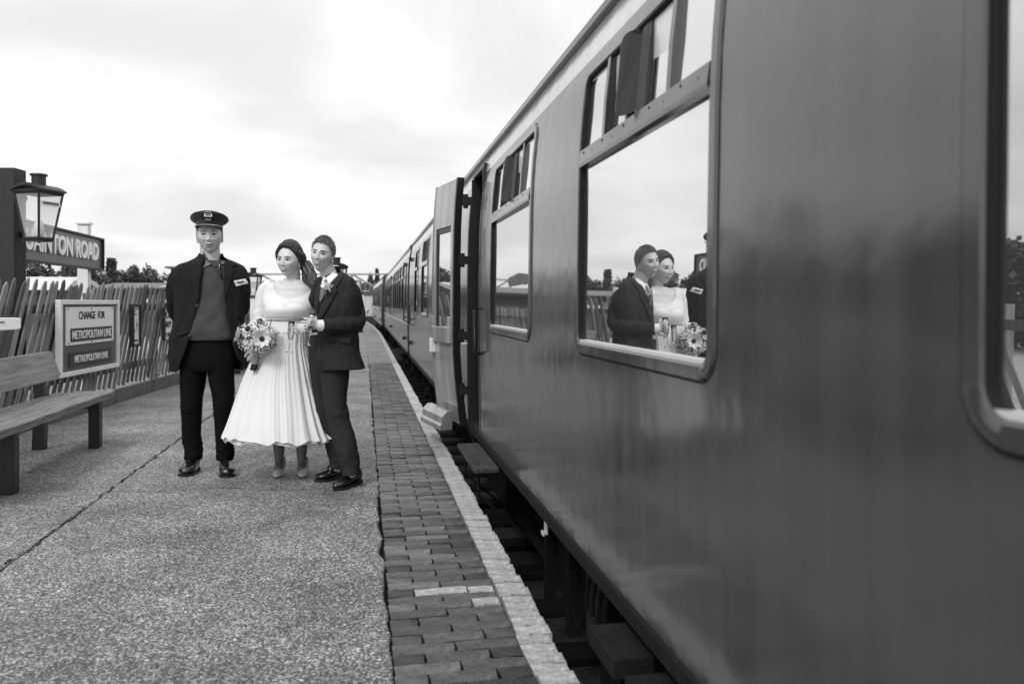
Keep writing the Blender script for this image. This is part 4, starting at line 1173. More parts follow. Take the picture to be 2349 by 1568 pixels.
# a belt of trees left of the line
for i in range(26):
    y = 4 + i * 3.4 + rng.uniform(-1, 1); x = -23 - .12 * y + rng.uniform(-2.5, 2.5)
    if i > 15: x -= 2
    hh = rng.uniform(4.6, 6.4) * (1 if i < 10 else .95)
    tree(x, y, hh, rng.uniform(5.5, 7.5), 'leafy tree in the dark belt of trees beyond the yard', rng.choice(TR), rng.random() * 6, 'trees in the belt beyond the yard')
def tree_px(px, pytop, t, w_px, label, pr, z=-.9):
    p = at_t(px, 700, t); zt_ = EYE + (HOR - pytop) * t / FPX
    return tree(p.x, p.y, zt_ - z, w_px * t / FPX, label, pr, rng.random() * 6, z=z)
tree_px(256, 596, 60, 150, 'small pointed conifer right of the station name board', CON)
tree_px(301, 616, 70, 125, 'round bushy tree between the conifer and the capped man', TR[0])
tree_px(330, 624, 74, 95, 'lower bush to the right of the round bushy tree', TR[1])
tree_px(362, 628, 80, 64, 'smallest bush beside the capped man shoulder on the skyline', TR[2])
for k, (px, top, w_) in enumerate(((20, 600, 120), (75, 606, 120), (120, 612, 110), (165, 618, 100), (205, 622, 90), (236, 630, 60))):
    tree_px(px, top, 48 + 2 * k, w_, ('dark tree behind the timber lamp post', 'dark tree right of the lamp, under the name board', 'broad dark bush under the middle of the name board', 'dark bush above the covered wagon', 'dark bush left of the right name board post', 'low bush at the foot of the conifer')[k], TR[k % 4])
tree_px(865, 618, 200, 60, 'slim tree rising behind the footbridge above the far carriages', CON)
tree_px(850, 634, 195, 22, 'thin tree behind the footbridge railings', TR[3])
tree_px(833, 674, 78, 26, 'light bush at the end of the platform under the footbridge', TR[1])
for k, px in enumerate((600, 628, 655, 700, 745, 780, 812)):
    tree_px(px, 648 + 6 * (k % 3), 170 + 5 * k, 60, 'distant tree beyond the footbridge', TR[k % 4]).__setitem__('group', 'distant trees beyond the footbridge')
wood = MB()
for i in range(30):
    p = at_t(-900 + i * 62, 700, 230 + rng.uniform(-20, 30)); hh = 6.5 + rng.uniform(-1, 1.5); src = TR[i % 4][0]
    Mt = Matrix.Translation((p.x, p.y, -.9)) @ Matrix.Rotation(rng.random() * 6, 4, 'Z') @ Matrix.Diagonal((14, 14, hh, 1))
    wood.add([v.co for v in src.vertices[:6000]], [tuple(q.vertices) for q in src.polygons[:1500]], Mt)
tag(wood.build('far_wood', M['leaf']), 'far-off dark wood along the horizon beyond the yard', 'wood', kind='stuff')
# dark bollard / post beside the platform end
o = MB().lathe([(.16, 0), (.16, .9), (.2, .92), (.2, 1.0), (.05, 1.05)], 12).build('bollard', M['black_iron']); p_ = at_g(824, 762); o.location = p_
tag(o, 'dark post standing on the platform just behind the groom elbow', 'post')
# ---------------------------------------------------------------- figures
class Fig:
    """picture measurements at a known distance turned into metres in the figure's own frame
       (x to the right of the view, y away, z up)"""
    def __init__(s, px0, t):
        s.px0, s.t = px0, t; s.cx = (px0 - CX) * t / FPX
        p = at_t(px0, HOR, t); s.loc = (p.x, p.y, 0)
    def L(s, px, py, dy=0.0):
        t = s.t + dy
        return ((px - CX) * t / FPX - s.cx, dy, EYE + (HOR - py) * t / FPX)
    def w(s, dpx, dy=0.0): return dpx * (s.t + dy) / FPX
def cat_rom(C, n):
    C = np.array(C, float); m = len(C); out = []
    # pad columns
    for i in range(n):
        u = i / (n - 1) * (m - 1); k = min(int(u), m - 2); f = u - k
        p0 = C[max(k - 1, 0)]; p1 = C[k]; p2 = C[k + 1]; p3 = C[min(k + 2, m - 1)]
        out.append(0.5 * ((2 * p1) + (-p0 + p2) * f + (2 * p0 - 5 * p1 + 4 * p2 - p3) * f * f + (-p0 + 3 * p1 - 3 * p2 + p3) * f ** 3))
    return np.array(out)
def limb(mb, ctrl, nr=28, ns=24, ref=(0, 1, 0), wr=None, cap=True, sq=1.0):
    """ctrl rows : x y z ra rb ; rings square to the path"""
    C = cat_rom(ctrl, nr); ref = Vector(ref); vs = []; fs = []
    P = [Vector(r[:3]) for r in C]
    for i, r in enumerate(C):
        T = (P[min(i + 1, nr - 1)] - P[max(i - 1, 0)]).normalized()
        A = T.cross(ref).normalized(); B = A.cross(T).normalized()
        for k in range(ns):
            a = 2 * math.pi * k / ns; c, s_ = math.cos(a), math.sin(a)
            if sq != 1: c = math.copysign(abs(c) ** sq, c); s_ = math.copysign(abs(s_) ** sq, s_)
            d = wr(i / (nr - 1), a, P[i]) if wr else 0
            vs.append(P[i] + A * (c * (max(r[3], .001) + d)) + B * (s_ * (max(r[4], .001) + d)))
        if i:
            b = (i - 1) * ns
            for k in range(ns):
                k2 = (k + 1) % ns; fs.append((b + k, b + k2, b + ns + k2, b + ns + k))
    if cap: fs.append(tuple(range(ns))[::-1]); fs.append(tuple((nr - 1) * ns + k for k in range(ns)))
    mb.add(vs, [f[::-1] for f in fs]); return mb
def torso(mb, rows, nr=40, ns=48, wr=None, arc=None, thick=.012, sq=.85):
    """rows : xl xr z ry cy (metres, horizontal rings). arc(z) -> (a0,a1) opening angles left out"""
    C = cat_rom(rows, nr); vs = []; fs = []
    for i, r in enumerate(C):
        cx = (r[0] + r[1]) / 2; rx = (r[1] - r[0]) / 2
        def pt(a, off):
            c, s_ = math.cos(a), math.sin(a)
            c = math.copysign(abs(c) ** sq, c); s_ = math.copysign(abs(s_) ** sq, s_)
            d = off + (wr(r[2], a) if wr else 0)
            return (cx + (rx + d) * c, r[4] + (r[3] + d) * s_, r[2])
        if arc:
            a0, a1 = arc(r[2])                       # cloth runs from a1 round the back to a0+2pi
            ring = [pt(a1 + (a0 + 2 * math.pi - a1) * k / (ns - 1), 0) for k in range(ns)]
            ring += [pt(a0 + 2 * math.pi - (a0 + 2 * math.pi - a1) * k / (ns - 1), -thick) for k in range(ns)]
        else: ring = [pt(2 * math.pi * k / ns, 0) for k in range(ns)]
        m = len(ring); vs += ring
        if i:
            b = (i - 1) * m
            for k in range(m):
                k2 = (k + 1) % m; fs.append((b + k, b + k2, b + m + k2, b + m + k))
    if arc:
        for b in (0, (nr - 1) * m):
            for k in range(ns - 1): fs.append((b + k, b + k + 1, b + m - 2 - k, b + m - 1 - k))
    else:
        fs.append(tuple(range(m))[::-1]); fs.append(tuple((nr - 1) * m + k for k in range(m)))
    mb.add(vs, fs); return mb
def remesh(mb, voxel, smooth=2, fac=.5):
    me = mb.mesh('tmp'); o = bpy.data.objects.new('tmp', me); col.objects.link(o)
    r = o.modifiers.new('r', 'REMESH'); r.mode = 'VOXEL'; r.voxel_size = voxel
    if smooth: s_ = o.modifiers.new('s', 'SMOOTH'); s_.iterations = smooth; s_.factor = fac
    dg = bpy.context.evaluated_depsgraph_get(); dg.update()
    m2 = bpy.data.meshes.new_from_object(o.evaluated_get(dg)); bpy.data.objects.remove(o); bpy.data.meshes.remove(me)
    out = MB(); n = len(m2.vertices); co = np.empty(n * 3); m2.vertices.foreach_get('co', co)
    out.v = [tuple(p) for p in co.reshape(-1, 3)]; out.f = [tuple(p.vertices) for p in m2.polygons]
    bpy.data.meshes.remove(m2); return out
def bvh(mb): return BVHTree.FromPolygons([Vector(v) for v in mb.v], mb.f)
def inpoly(x, y, P):
    c = False; j = len(P) - 1
    for i in range(len(P)):
        if (P[i][1] > y) != (P[j][1] > y) and x < (P[j][0] - P[i][0]) * (y - P[i][1]) / (P[j][1] - P[i][1]) + P[i][0]: c = not c
        j = i
    return c
def patch(tree, poly, off=.003, thick=.004, res=.01, Mx=None, relief=None, direction=(0, 1, 0), dense=True):
    """outline in x,z draped on the surface seen along +y (in frame Mx), with its own thickness"""
    Mx = Mx or Matrix.Identity(4); MI = Mx.inverted()
    P = []
    for i, a in enumerate(poly):
        b = poly[(i + 1) % len(poly)]; d = math.dist(a, b); n = max(1, int(d / res))
        for k in range(n): P.append((a[0] + (b[0] - a[0]) * k / n, a[1] + (b[1] - a[1]) * k / n))
    nb = len(P)
    xs = [p[0] for p in P]; zs = [p[1] for p in P]
    pts = [Vector(p) for p in P]
    x = min(xs) + res / 2
    while x < max(xs):
        z = min(zs) + res / 2
        while z < max(zs):
            if inpoly(x, z, P) and min(abs(x - p[0]) + abs(z - p[1]) for p in P) > res * .6: pts.append(Vector((x, z)))
            z += res
        x += res
    vv, _, ff, _, _, _ = delaunay_2d_cdt(pts, [(k, (k + 1) % nb) for k in range(nb)], [list(range(nb))], 1, 1e-7)
    D = (Mx.to_3x3() @ Vector(direction)).normalized()
    top = []; last = None
    for v in vv:
        o = Mx @ (Vector((v[0], 0, v[1])) - Vector(direction) * .6)
        h = tree.ray_cast(o, D)
        if h[0] is None: top.append(None)
        else: top.append((MI @ h[0]).y)
    good = [t for t in top if t is not None]
    if not good: return MB()
    mean = sum(good) / len(good); top0 = list(top)
    top = [mean if t is None else t for t in top]
    ff = [f for f in ff if all(top0[i] is not None for i in f)]
    n = len(vv); vs = []
    for v, t in zip(vv, top):
        rl = relief(v[0], v[1]) if relief else 0
        vs.append(Mx @ Vector((v[0], t - off - thick - rl, v[1])))
    for v, t in zip(vv, top): vs.append(Mx @ Vector((v[0], t - off + .002, v[1])))
    fs = [tuple(f) for f in ff] + [tuple(n + i for i in f)[::-1] for f in ff]
    ed = {}
    for f in ff:
        for i in range(len(f)):
            a, b = f[i], f[(i + 1) % len(f)]
            ed[(a, b)] = 1
    for (a, b) in ed:
        if (b, a) not in ed: fs.append((a, n + a, n + b, b))
    return MB().add(vs, fs)

def skinmat(name, v):
    return mat(name, v, .45, var=.07, scale=42, bump=.0007, bscale=260, sss=.15)
M['skin_m'] = skinmat('skin_weathered', .54)
M['skin_b'] = skinmat('skin_fair', .60)
M['skin_g'] = skinmat('skin_light', .56)
M['lip'] = mat('lips', .15, .4)
M['lip_m'] = mat('lips_pale', .24, .5)
M['mouth'] = mat('mouth_dark', .01, .6)
M['teeth'] = mat('teeth', .72, .25)
M['eyewhite'] = mat('eye_white', .5, .15)
M['iris'] = mat('iris', .015, .08)
M['brow'] = mat('eyebrow', .04, .8, var=.3, scale=300)
M['brow_g'] = mat('eyebrow_grey', .14, .8, var=.3, scale=300)
M['hair_dark'] = mat('dark_hair', .026, .32, var=.5, scale=40, stretch=(3, 3, .7), bump=.003, bscale=70, bstretch=(2, 2, .5))
M['hair_brown'] = mat('brown_hair', .19, .5, var=.6, scale=60, bump=.003, bscale=120)
M['hair_grey'] = mat('grey_hair', .42, .6, var=.3, scale=80, bump=.002, bscale=150)
M['navy'] = mat('dark_wool', .014, .85, var=.15, scale=200, bump=.0006, bscale=500, spec=.15)
M['navy2'] = mat('dark_wool_lapel', .016, .85, bump=.0006, bscale=500, spec=.15)
M['suit'] = mat('suit_wool', .027, .8, var=.22, scale=300, bump=.0006, bscale=700, spec=.15)
M['suit2'] = mat('suit_lapel', .03, .8, var=.22, scale=300, bump=.0006, bscale=700, spec=.15)
M['trouser'] = mat('black_trousers', .006, .9, spec=.1, bump=.0008, bscale=300)
M['sweater'] = mat('grey_sweater', .062, .8, var=.08, scale=60, bump=.0008, bscale=260, spec=.15)
M['shirt_grey'] = mat('grey_shirt', .15, .8, bump=.0005, bscale=400)
M['shirt'] = mat('white_shirt', .8, .7, bump=.0004, bscale=400)
M['tie'] = mat('grey_tie', .13, .45, var=.2, scale=200)
M['shoe'] = mat('polished_black_leather', .01, .28, var=.2, scale=30, coat=.4)
M['shoe_w'] = mat('pale_brocade_shoe', .55, .5, var=.3, scale=120)
M['cloth_w'] = mat('satin_white', .86, .5, bump=.0004, bscale=300)
M['lace'] = mat('white_lace', .74, .8, var=.16, scale=75, bump=.0035, bscale=95)
M['stocking'] = mat('stocking', .17, .6, spec=.3)
M['silver'] = mat('silver', .7, .25, metal=1.0)
M['capcloth'] = mat('cap_cloth', .012, .85, sheen=.3, bump=.0005, bscale=400)
M['visor'] = mat('cap_visor', .008, .2, coat=.5)

def smile_v(x, w): return max(0, 1 - (x / w) ** 2)
def head_mesh(jaw=1.0, sex='m', age=0.0, smile=1.0):
    """face looks along -y ; origin level with the eyes"""
    V = []; F = []; nu, nv = 96, 84
    g = lambda x, z, cx, cz, sx, sz: math.exp(-((x - cx) / sx) ** 2 - ((z - cz) / sz) ** 2)
    for j in range(nv + 1):
        ph = math.pi * j / nv
        sz = math.cos(ph); sr = math.sin(ph)
        for k in range(nu):
            a = 2 * math.pi * k / nu
            sx, sy = math.cos(a) * sr, math.sin(a) * sr       # sy<0 is the face
            z = .116 * sz
            low = max(0, -sz)
            wx = .0755 * (1 - .40 * low ** 1.9 * (2 - jaw)) * (1 + .03 * max(0, sz))
            front = max(0, -sy)
            ydep = (.094 if sy < 0 else .100)
            x = wx * sx
            y = ydep * sy
            if sy < 0:
                y *= 1 - .05 * low
                # flatten the face plane
                y = -(abs(y) ** .86) * (ydep ** .14)
            else:
                y *= 1 - .42 * low ** 1.3
            x *= 1 - .05 * front * low
            # square the jaw a little
            if sz < -.45: x *= 1 + .10 * (low - .45) * (1 if sex == 'm' else .3)
            fr = 1 if sy < 0 else 0
            d = 0.0
            if sy < .15:
                fr = min(1, max(0, (.15 - sy) / .3))
                ax = abs(x)
                d += .0045 * g(ax, z, .028, .024, .022, .009) * (1 if sex == 'm' else .55)      # brow
                d -= .0125 * g(ax, z, .031, .001, .017, .0125)                                   # socket
                d += .0050 * g(ax, z, .031, -.001, .012, .007)                                  # lid over the eye ball
                d += (.0045 + .002 * age) * g(ax, z, .031, -.014, .013, .004) * (.4 + age)      # bag
                d -= .002 * g(ax, z, .031, -.020, .014, .004) * (.3 + age)
                # nose
                for t_ in range(9):
                    q = t_ / 8; d_ = (.004 + .0135 * q ** 1.15); zz = .014 - .050 * q
                    d = max(d, d + 0) + d_ * .46 * g(x, z, 0, zz, .0062 + .0050 * q, .0072)
                d += .0065 * g(x, z, 0, -.036, .010, .008)
                d += .0070 * g(ax, z, .0135, -.040, .0058, .0062)
                d -= .004 * g(x, z, 0, -.0495, .013, .004)
                # cheeks
                d += .0070 * smile * g(ax, z, .040, -.030, .016, .015)
                d -= .0075 * (smile * .8 + age * .5) * math.exp(-((ax - (.024 + .36 * max(0, -(z + .040)))) / .0042) ** 2) * (1 if -.078 < z < -.036 else 0) * .9
                # muzzle, lips, chin
                d += .0055 * g(x, z, 0, -.066, .026, .018)
                zc = -.0670 + .0085 * smile * (ax / .027) ** 2
                lipm = math.exp(-(ax / .024) ** 4)
                d += .0035 * lipm * math.exp(-((z - zc - .0065) / .0035) ** 2)
                d += .0042 * lipm * math.exp(-((z - zc + .0080) / .0042) ** 2)
                d -= .0050 * lipm * math.exp(-((z - zc) / .0030) ** 2)
                d -= .0045 * g(x, z, 0, -.086, .020, .005)
                d += .0075 * g(x, z, 0, -.102, .019, .012)
                d -= .0035 * g(ax, z, .052, -.052, .014, .022) * (1 if sex == 'm' else .2)
                d += .0028 * g(ax, z, .060, -.012, .010, .012)
                d -= .003 * g(ax, z, .066, .022, .010, .018)
                if age: 
                    d += age * .0009 * math.sin(z * 900) * g(x, z, 0, .055, .04, .02)
                    d -= age * .002 * g(x, z, 0, .016, .004, .008)
                d *= fr
            y -= d
            V.append((x, y, z))
    for j in range(nv):
        for k in range(nu):
            k2 = (k + 1) % nu; F.append((j * nu + k, (j + 1) * nu + k, (j + 1) * nu + k2, j * nu + k2))
    return V, F
def ear(mb, s, Mx):
    """s=+1 right side"""
    t = MB(); pts = []
    for k in range(15):
        a = R(-110 + 290 * k / 14)
        pts.append((s * (.0045 + .010 * (math.cos(a) > -.2) * .6), .012 - (-.0155) * math.cos(a) * 1.0, .030 * math.sin(a) * (1.0 if math.sin(a) > 0 else .9) + .002))
    t.tube(pts, [.0045] * 14 + [.003], 8)
    t.ball((s * .002, .012, .002), (.0045, .014, .026), 12, 8)
    t.ball((s * .004, .004, -.022), (.005, .007, .009), 8, 6)
    t.ball((s * .004, .000, -.002), (.004, .004, .007), 8, 6)
    mb.add(t.v, t.f, Mx @ Matrix.Translation((s * .0735, .004, -.012)) @ Matrix.Rotation(s * R(22), 4, 'Z'))
def Hmat(loc, yaw, pitch=0, roll=0, s=1.0):
    """yaw + turns the face to the picture's left; roll + tilts the crown to the right"""
    return Matrix.Translation(loc) @ Matrix.Rotation(-R(yaw), 4, 'Z') @ Matrix.Rotation(R(roll), 4, 'Y') @ Matrix.Rotation(R(pitch), 4, 'X') @ Matrix.Scale(s, 4)
def arcpoly(f_top, f_bot, x0, x1, n=10):
    xs = [x0 + (x1 - x0) * k / n for k in range(n + 1)]
    return [(x, f_top(x)) for x in xs] + [(x, f_bot(x)) for x in xs[::-1]]
def face(tree, Mx, parent, eye=(0.0, 0.0), open_eye=.0048, lipm='lip', browm='brow', browt=.0030, mouth_w=.024, teeth=True, sex='m', smile=1.0, eyeliner=False, look=0.0):
    zc = lambda x: -.0660 + .0085 * smile * (x / .027) ** 2 - .001
    def add(name, poly, m, off, th, res=.003):
        p = patch(tree, poly, off, th, res, Mx)
        if p.v: return p.build(name, M[m], parent, smooth=True)
    for s in (-1, 1):
        ex = .0310 * s
        def up(x, o=open_eye): q = (x - ex) / .0140; return -.0005 + o * max(0, 1 - q * q) ** .8
        def lo(x, o=open_eye): q = (x - ex) / .0140; return -.0008 - o * .62 * max(0, 1 - q * q) ** .8
        add('eye', arcpoly(up, lo, ex - .0135, ex + .0135), 'eyewhite', .0006, .0008)
        ix = ex + look; r = open_eye * .98
        circ = [(ix + math.hypot(.0062, 0) * math.cos(a * math.pi / 6), min(max(-.0008 + math.hypot(.0062, 0) * math.sin(a * math.pi / 6), lo(ix) + .0002), up(ix) - .0002)) for a in range(12)]
        add('iris', circ, 'iris', .0013, .0006, .002)
        add('eyelash', arcpoly(lambda x: up(x) + .0024, lambda x: up(x) - .0010, ex - .0145 - (.003 if eyeliner and s < 0 else 0), ex + .0145 + (.003 if eyeliner and s > 0 else 0)), 'brow' if (sex == 'f' or browm == 'brow') else 'mouth', .0012, .0014)
        add('eyelash', arcpoly(lambda x: lo(x) + .0003, lambda x: lo(x) - .0008, ex - .0125, ex + .0125), 'brow_g' if sex == 'm' else 'brow', .0008, .0006)
        bz = lambda x: .0165 + .0055 * math.cos((x * s - .036) / .022 * 1.3) 
        add('eyebrow', arcpoly(lambda x: bz(x) + browt * (1 - .55 * max(0, (x * s - .03) / .025)), lambda x: bz(x) - browt * (1 - .55 * max(0, (x * s - .03) / .025)), s * .013 if s > 0 else -.052, .052 if s > 0 else -.013), browm, .0006, .0020)
        add('nostril', [(s * .0075 + .0034 * math.cos(a), -.0468 + .0018 * math.sin(a)) for a in [k * math.pi / 4 for k in range(8)]], 'mouth', .0004, .0005, .002)
    w = mouth_w; o = .0084 if teeth else .0028
    hh = lambda x: o * max(0, 1 - (x / w) ** 2) ** .7
    add('mouth', arcpoly(lambda x: zc(x) + hh(x) * .6 + .0006, lambda x: zc(x) - hh(x) - .0006, -w, w), 'mouth', .0006, .0010)
    if teeth:
        w2 = w * .82
        add('teeth', arcpoly(lambda x: zc(x) + hh(x) * .5, lambda x: zc(x) - hh(x) * .66, -w2, w2), 'teeth', .0018, .0008)
    add('lip', arcpoly(lambda x: zc(x) + hh(x) * .6 + .0042 * max(0, 1 - (x / w) ** 2) ** .6 - .0012 * math.exp(-(x / .004) ** 2), lambda x: zc(x) + hh(x) * .6, -w, w), lipm, .0008, .0022)
    add('lip', arcpoly(lambda x: zc(x) - hh(x), lambda x: zc(x) - hh(x) - .0058 * max(0, 1 - (x / w) ** 2) ** .6, -w * .92, w * .92), lipm, .0006, .0014)

def finger(mb, base, dirs, lens, r0):
    p = Vector(base); pts = [p - Vector(dirs[0]).normalized() * .012, p]; rs = [r0 * 1.05, r0]
    for d, l, k in zip(dirs, lens, (.93, .86, .72)):
        p = p + Vector(d).normalized() * l; pts.append(p); rs.append(r0 * k)
    # subdivide
    P = []; Rr = []
    for i in range(len(pts) - 1):
        for k in range(3): f = k / 3; P.append(pts[i].lerp(pts[i + 1], f)); Rr.append(rs[i] * (1 - f) + rs[i + 1] * f)
    P.append(pts[-1]); Rr.append(rs[-1]); P.append(pts[-1] + (pts[-1] - pts[-2]).normalized() * rs[-1] * .7); Rr.append(rs[-1] * .45)
    mb.tube(P, Rr, 10)
def hand(mb, Mx, s=1.0, curl=(.5, .6, .4), mirror=1, grip=.0, straight=0):
    """palm in local frame: wrist at origin, fingers towards -x, back of the hand towards -y, thumb towards +z"""
    h = MB()
    limb(h, [(.03, 0, 0, .024, .018), (0, 0, 0, .026, .018), (-.03, -.002, 0, .036, .017), (-.065, -.003, .0, .041, .015), (-.088, -.001, 0, .038, .012)], 12, 16, ref=(0, 1, 0))
    for i, (z, L_) in enumerate(((.030, .040), (.010, .045), (-.010, .042), (-.029, .033))):
        c = curl[0] + .10 * i - straight * (.25 if i == 1 else 0)
        a1, a2, a3 = c, c + curl[1], c + curl[1] + curl[2]
        dz = .10 - .07 * i
        finger(h, (-.086, -.001, z), [(-math.cos(a), math.sin(a), dz) for a in (a1, a2, a3)], (L_, L_ * .62, L_ * .48), .0086 - .0005 * i)
    finger(h, (-.028, .004, .030), [(-.62, .35, .70), (-.80, .55, .22), (-.85, .60, .0)], (.036, .030, .022), .0100)
    h2 = MB().add(h.v, h.f, Mx @ Matrix.Diagonal((s, s * mirror, s, 1)))
    if mirror < 0: h2.f = [f[::-1] for f in h2.f]
    mb.add(h2.v, h2.f)
def shoe(parent, heel, toe, m, name='shoe', w=.048, hgt=.075, pointed=.5, sole=.02, top=.10, heelh=0.0):
    """a laced leather shoe lying between heel and toe points on the ground"""
    hx = Vector(heel); tx = Vector(toe); D = (tx - hx); L_ = D.length; ang = math.atan2(D.y, D.x)
    Mz = Matrix.Translation(hx) @ Matrix.Rotation(ang, 4, 'Z')
    rows = [(-.01, top * .40, .012, .02), (.0, top * .52, w * .70, top * .5), (.05, top * .56, w * .82, top * .52), (.10, top * .50, w * .86, top * .46), (.15 * L_ / .28, hgt * .52, w * .95, hgt * .46), (.20 * L_ / .28, hgt * .42, w * 1.02, hgt * .36), (.245 * L_ / .28, hgt * .36, w * (.95 - .2 * pointed), hgt * .30), (L_ - .012, hgt * .30, w * (.66 - .34 * pointed), hgt * .22), (L_, hgt * .24, w * .15, hgt * .08)]
    vs = []; fs = []; ns = 20; C = cat_rom([(x, 0, z, a, b) for x, z, a, b in rows], 26)
    for i, r in enumerate(C):
        for k in range(ns):
            a = 2 * math.pi * k / ns; zz = r[2] + sole * .6 + r[4] * math.sin(a)
            vs.append((r[0], r[3] * math.cos(a) * (1.0 if math.sin(a) < 0 else 1 - .25 * math.sin(a)), max(zz, sole * .8 + heelh * max(0, 1 - r[0] / L_ * 1.5))))
        if i:
            b = (i - 1) * ns
            for k in range(ns): k2 = (k + 1) % ns; fs.append((b + k, b + k2, b + ns + k2, b + ns + k))
    fs.append(tuple(range(ns))[::-1]); fs.append(tuple(25 * ns + k for k in range(ns)))
    o = MB().add(vs, fs, Mz).build(name, m, parent, smooth=True)
    so = []
    nn = 24
    for k in range(nn):
        u = k / (nn - 1); x = -.012 + (L_ + .018) * u; ww = np.interp(x, [-.012, .0, .06, .10, .19 * L_ / .28, .25 * L_ / .28, L_ - .01, L_ + .006], [w * .45, w * .78, w * .85, w * .88, w * 1.1, w * (1.02 - .2 * pointed), w * (.68 - .34 * pointed), w * .1])
        so.append((x, ww))
    pl = so + [(x, -y) for x, y in so[::-1]]
    if heelh == 0:
        MB().prism(pl, 'z', .004, sole, Mz).build('sole', M['black'], o)
        MB().prism([p for p in pl if p[0] < .07], 'z', 0.0005, sole + .012, Mz).build('heel', M['black'], o)
        la = MB()
        for k in range(4):
            x = .095 + k * .016; z = np.interp(x, [.09, .15], [top * .50 + top * .46 + sole * .6, hgt * .52 + hgt * .46 + sole * .6]) - .002
            la.tube([(x, -.02, z - .006), (x + .004, 0, z + .001), (x, .02, z - .006)], .0022, 5, Mz)
        la.build('laces', M['black_iron'], o)
    return o

# ============================================================ man in the peaked cap
F = Fig(478, 5.86); L = F.L
man = empty('person', F.loc, -YAW, 'tall man in a peaked cap and dark open jacket with a white name badge', 'person')
HM = Hmat(L(481, 541.5), -17, -3, -2, 1.13)
raw = MB(); hv, hf = head_mesh(1.12, 'm', 1.0, 1.0); raw.add(hv, hf, HM); ear(raw, -1, HM); ear(raw, 1, HM)
limb(raw, [L(481, 560, .02) + (.068, .068), L(482, 582, .03) + (.070, .068), L(482, 600, .035) + (.076, .070), L(482, 625, .04) + (.10, .08)], 12, 28)
hb = remesh(raw, .0030, 1, .4); tree_h = bvh(hb)
bd = MB(); bd.add(hb.v, hb.f)
def trow(l, r, py, ry, cy=.03): return (L(l, py, cy)[0], L(r, py, cy)[0], L(480, py, 0)[2], ry, cy)
torso(bd, [trow(420, 542, 612, .09), trow(418, 544, 660, .11), trow(430, 536, 740, .11), trow(425, 540, 800, .11), trow(440, 520, 840, .09)], 16, 24)
for sx, hipx, knx, anx in ((-1, 445, 440, 442), (1, 508, 512, 516)):
    limb(bd, [L(hipx, 820, .03) + (.08, .085), L(knx, 925, .02) + (.052, .058), L(anx, 1040, .03) + (.038, .045), L(anx, 1078, .03) + (.036, .05)], 10, 16)
# arms and clasped hands behind the back
limb(bd, [L(408, 640, .03) + (.045, .045), L(403, 695, .08) + (.036, .036), L(430, 745, .22) + (.034, .034), L(465, 765, .26) + (.028, .028)], 12, 14, ref=(0, 0, 1))
limb(bd, [L(549, 635, .03) + (.045, .045), L(553, 690, .08) + (.036, .036), L(530, 745, .22) + (.034, .034), L(495, 765, .26) + (.028, .028)], 12, 14, ref=(0, 0, 1))
hand(bd, Matrix.Translation(L(500, 765, .27)) @ Matrix.Rotation(R(10), 4, 'Y'), 1, (.8, .9, .6), -1)
hand(bd, Matrix.Translation(L(462, 765, .30)) @ Matrix.Rotation(R(180), 4, 'Z'), 1, (.8, .9, .6))
body = bd.build('body', M['skin_m'], man, smooth=True)
face(tree_h, HM, body, open_eye=.0046, lipm='lip_m', browm='brow_g', browt=.0030, mouth_w=.0265, teeth=False, smile=1.1)
# grey hair at the temples
hr = MB()
r5 = random.Random(5)
for i in range(900):
    s = r5.choice((-1, 1)); a = r5.uniform(R(-12), R(95)); z0 = r5.uniform(-.03, .050)
    c_, s_ = math.cos(a), math.sin(a)
    p = Vector((s * .0785 * c_, .100 * s_ * (1 if s_ > 0 else .9), z0 + .01))
    if s_ < 0 and z0 < 0: continue
    d = Vector((0, .010, -.020)); hr.tube([p * 1.0, p * 1.03 + d * .5, p * 1.015 + d], [  .0016, .0018, .0006], 4, HM)
hr.build('hair', M['hair_grey'], man, smooth=True)
# cap
CM = HM @ Matrix.Translation((0, .004, .066)) @ Matrix.Rotation(R(-9), 4, 'X') @ Matrix.Rotation(R(3), 4, 'Y')
cap = MB(); vs = []; fs = []; nn = 48
prof = [(.082, .099, -.022, 0), (.084, .101, .018, 0), (.090, .106, .020, 0), (.112, .122, .034, -.004), (.119, .128, .043, -.008), (.117, .126, .051, -.010), (.095, .105, .060, -.012), (.05, .055, .064, -.012), (.002, .002, .065, -.012)]
for i, (a, b, z, yo) in enumerate(prof):
    for k in range(nn):
        t = 2 * math.pi * k / nn; up_ = .009 * max(0, -math.sin(t)) * (1 if 3 <= i <= 6 else 0)
        vs.append((a * math.cos(t), b * math.sin(t) + yo, z + up_ + .002 * noise.noise(Vector((math.cos(t) * 2, math.sin(t) * 2, i)))))
    if i:
        b_ = (i - 1) * nn
        for k in range(nn): k2 = (k + 1) % nn; fs.append((b_ + k, b_ + k2, b_ + nn + k2, b_ + nn + k))
capo = cap.add(vs, fs, CM).build('cap', M['capcloth'], man, auto=50)
vi = MB(); vs = []; fs = []; n = 24
for k in range(n + 1):
    a = math.pi + math.pi * (.06 + .88 * k / n); u = math.sin(math.pi * (.06 + .88 * k / n)) ** .8
    x, y = .085 * math.cos(a), .101 * math.sin(a)
    o = .050 * u
    vs += [(x, y, -.012), (x * (1 + .12 * u), y - o, -.012 - .024 * u), (x * (1 + .12 * u), y - o, -.017 - .024 * u), (x, y, -.018)]
    if k:
        a_ = 4 * k
        for q in range(4): fs.append((a_ - 4 + q, a_ - 4 + (q + 1) % 4, a_ + (q + 1) % 4, a_ + q))
vi.add(vs, fs, CM).build('visor', M['visor'], capo, auto=40)
pp = [];
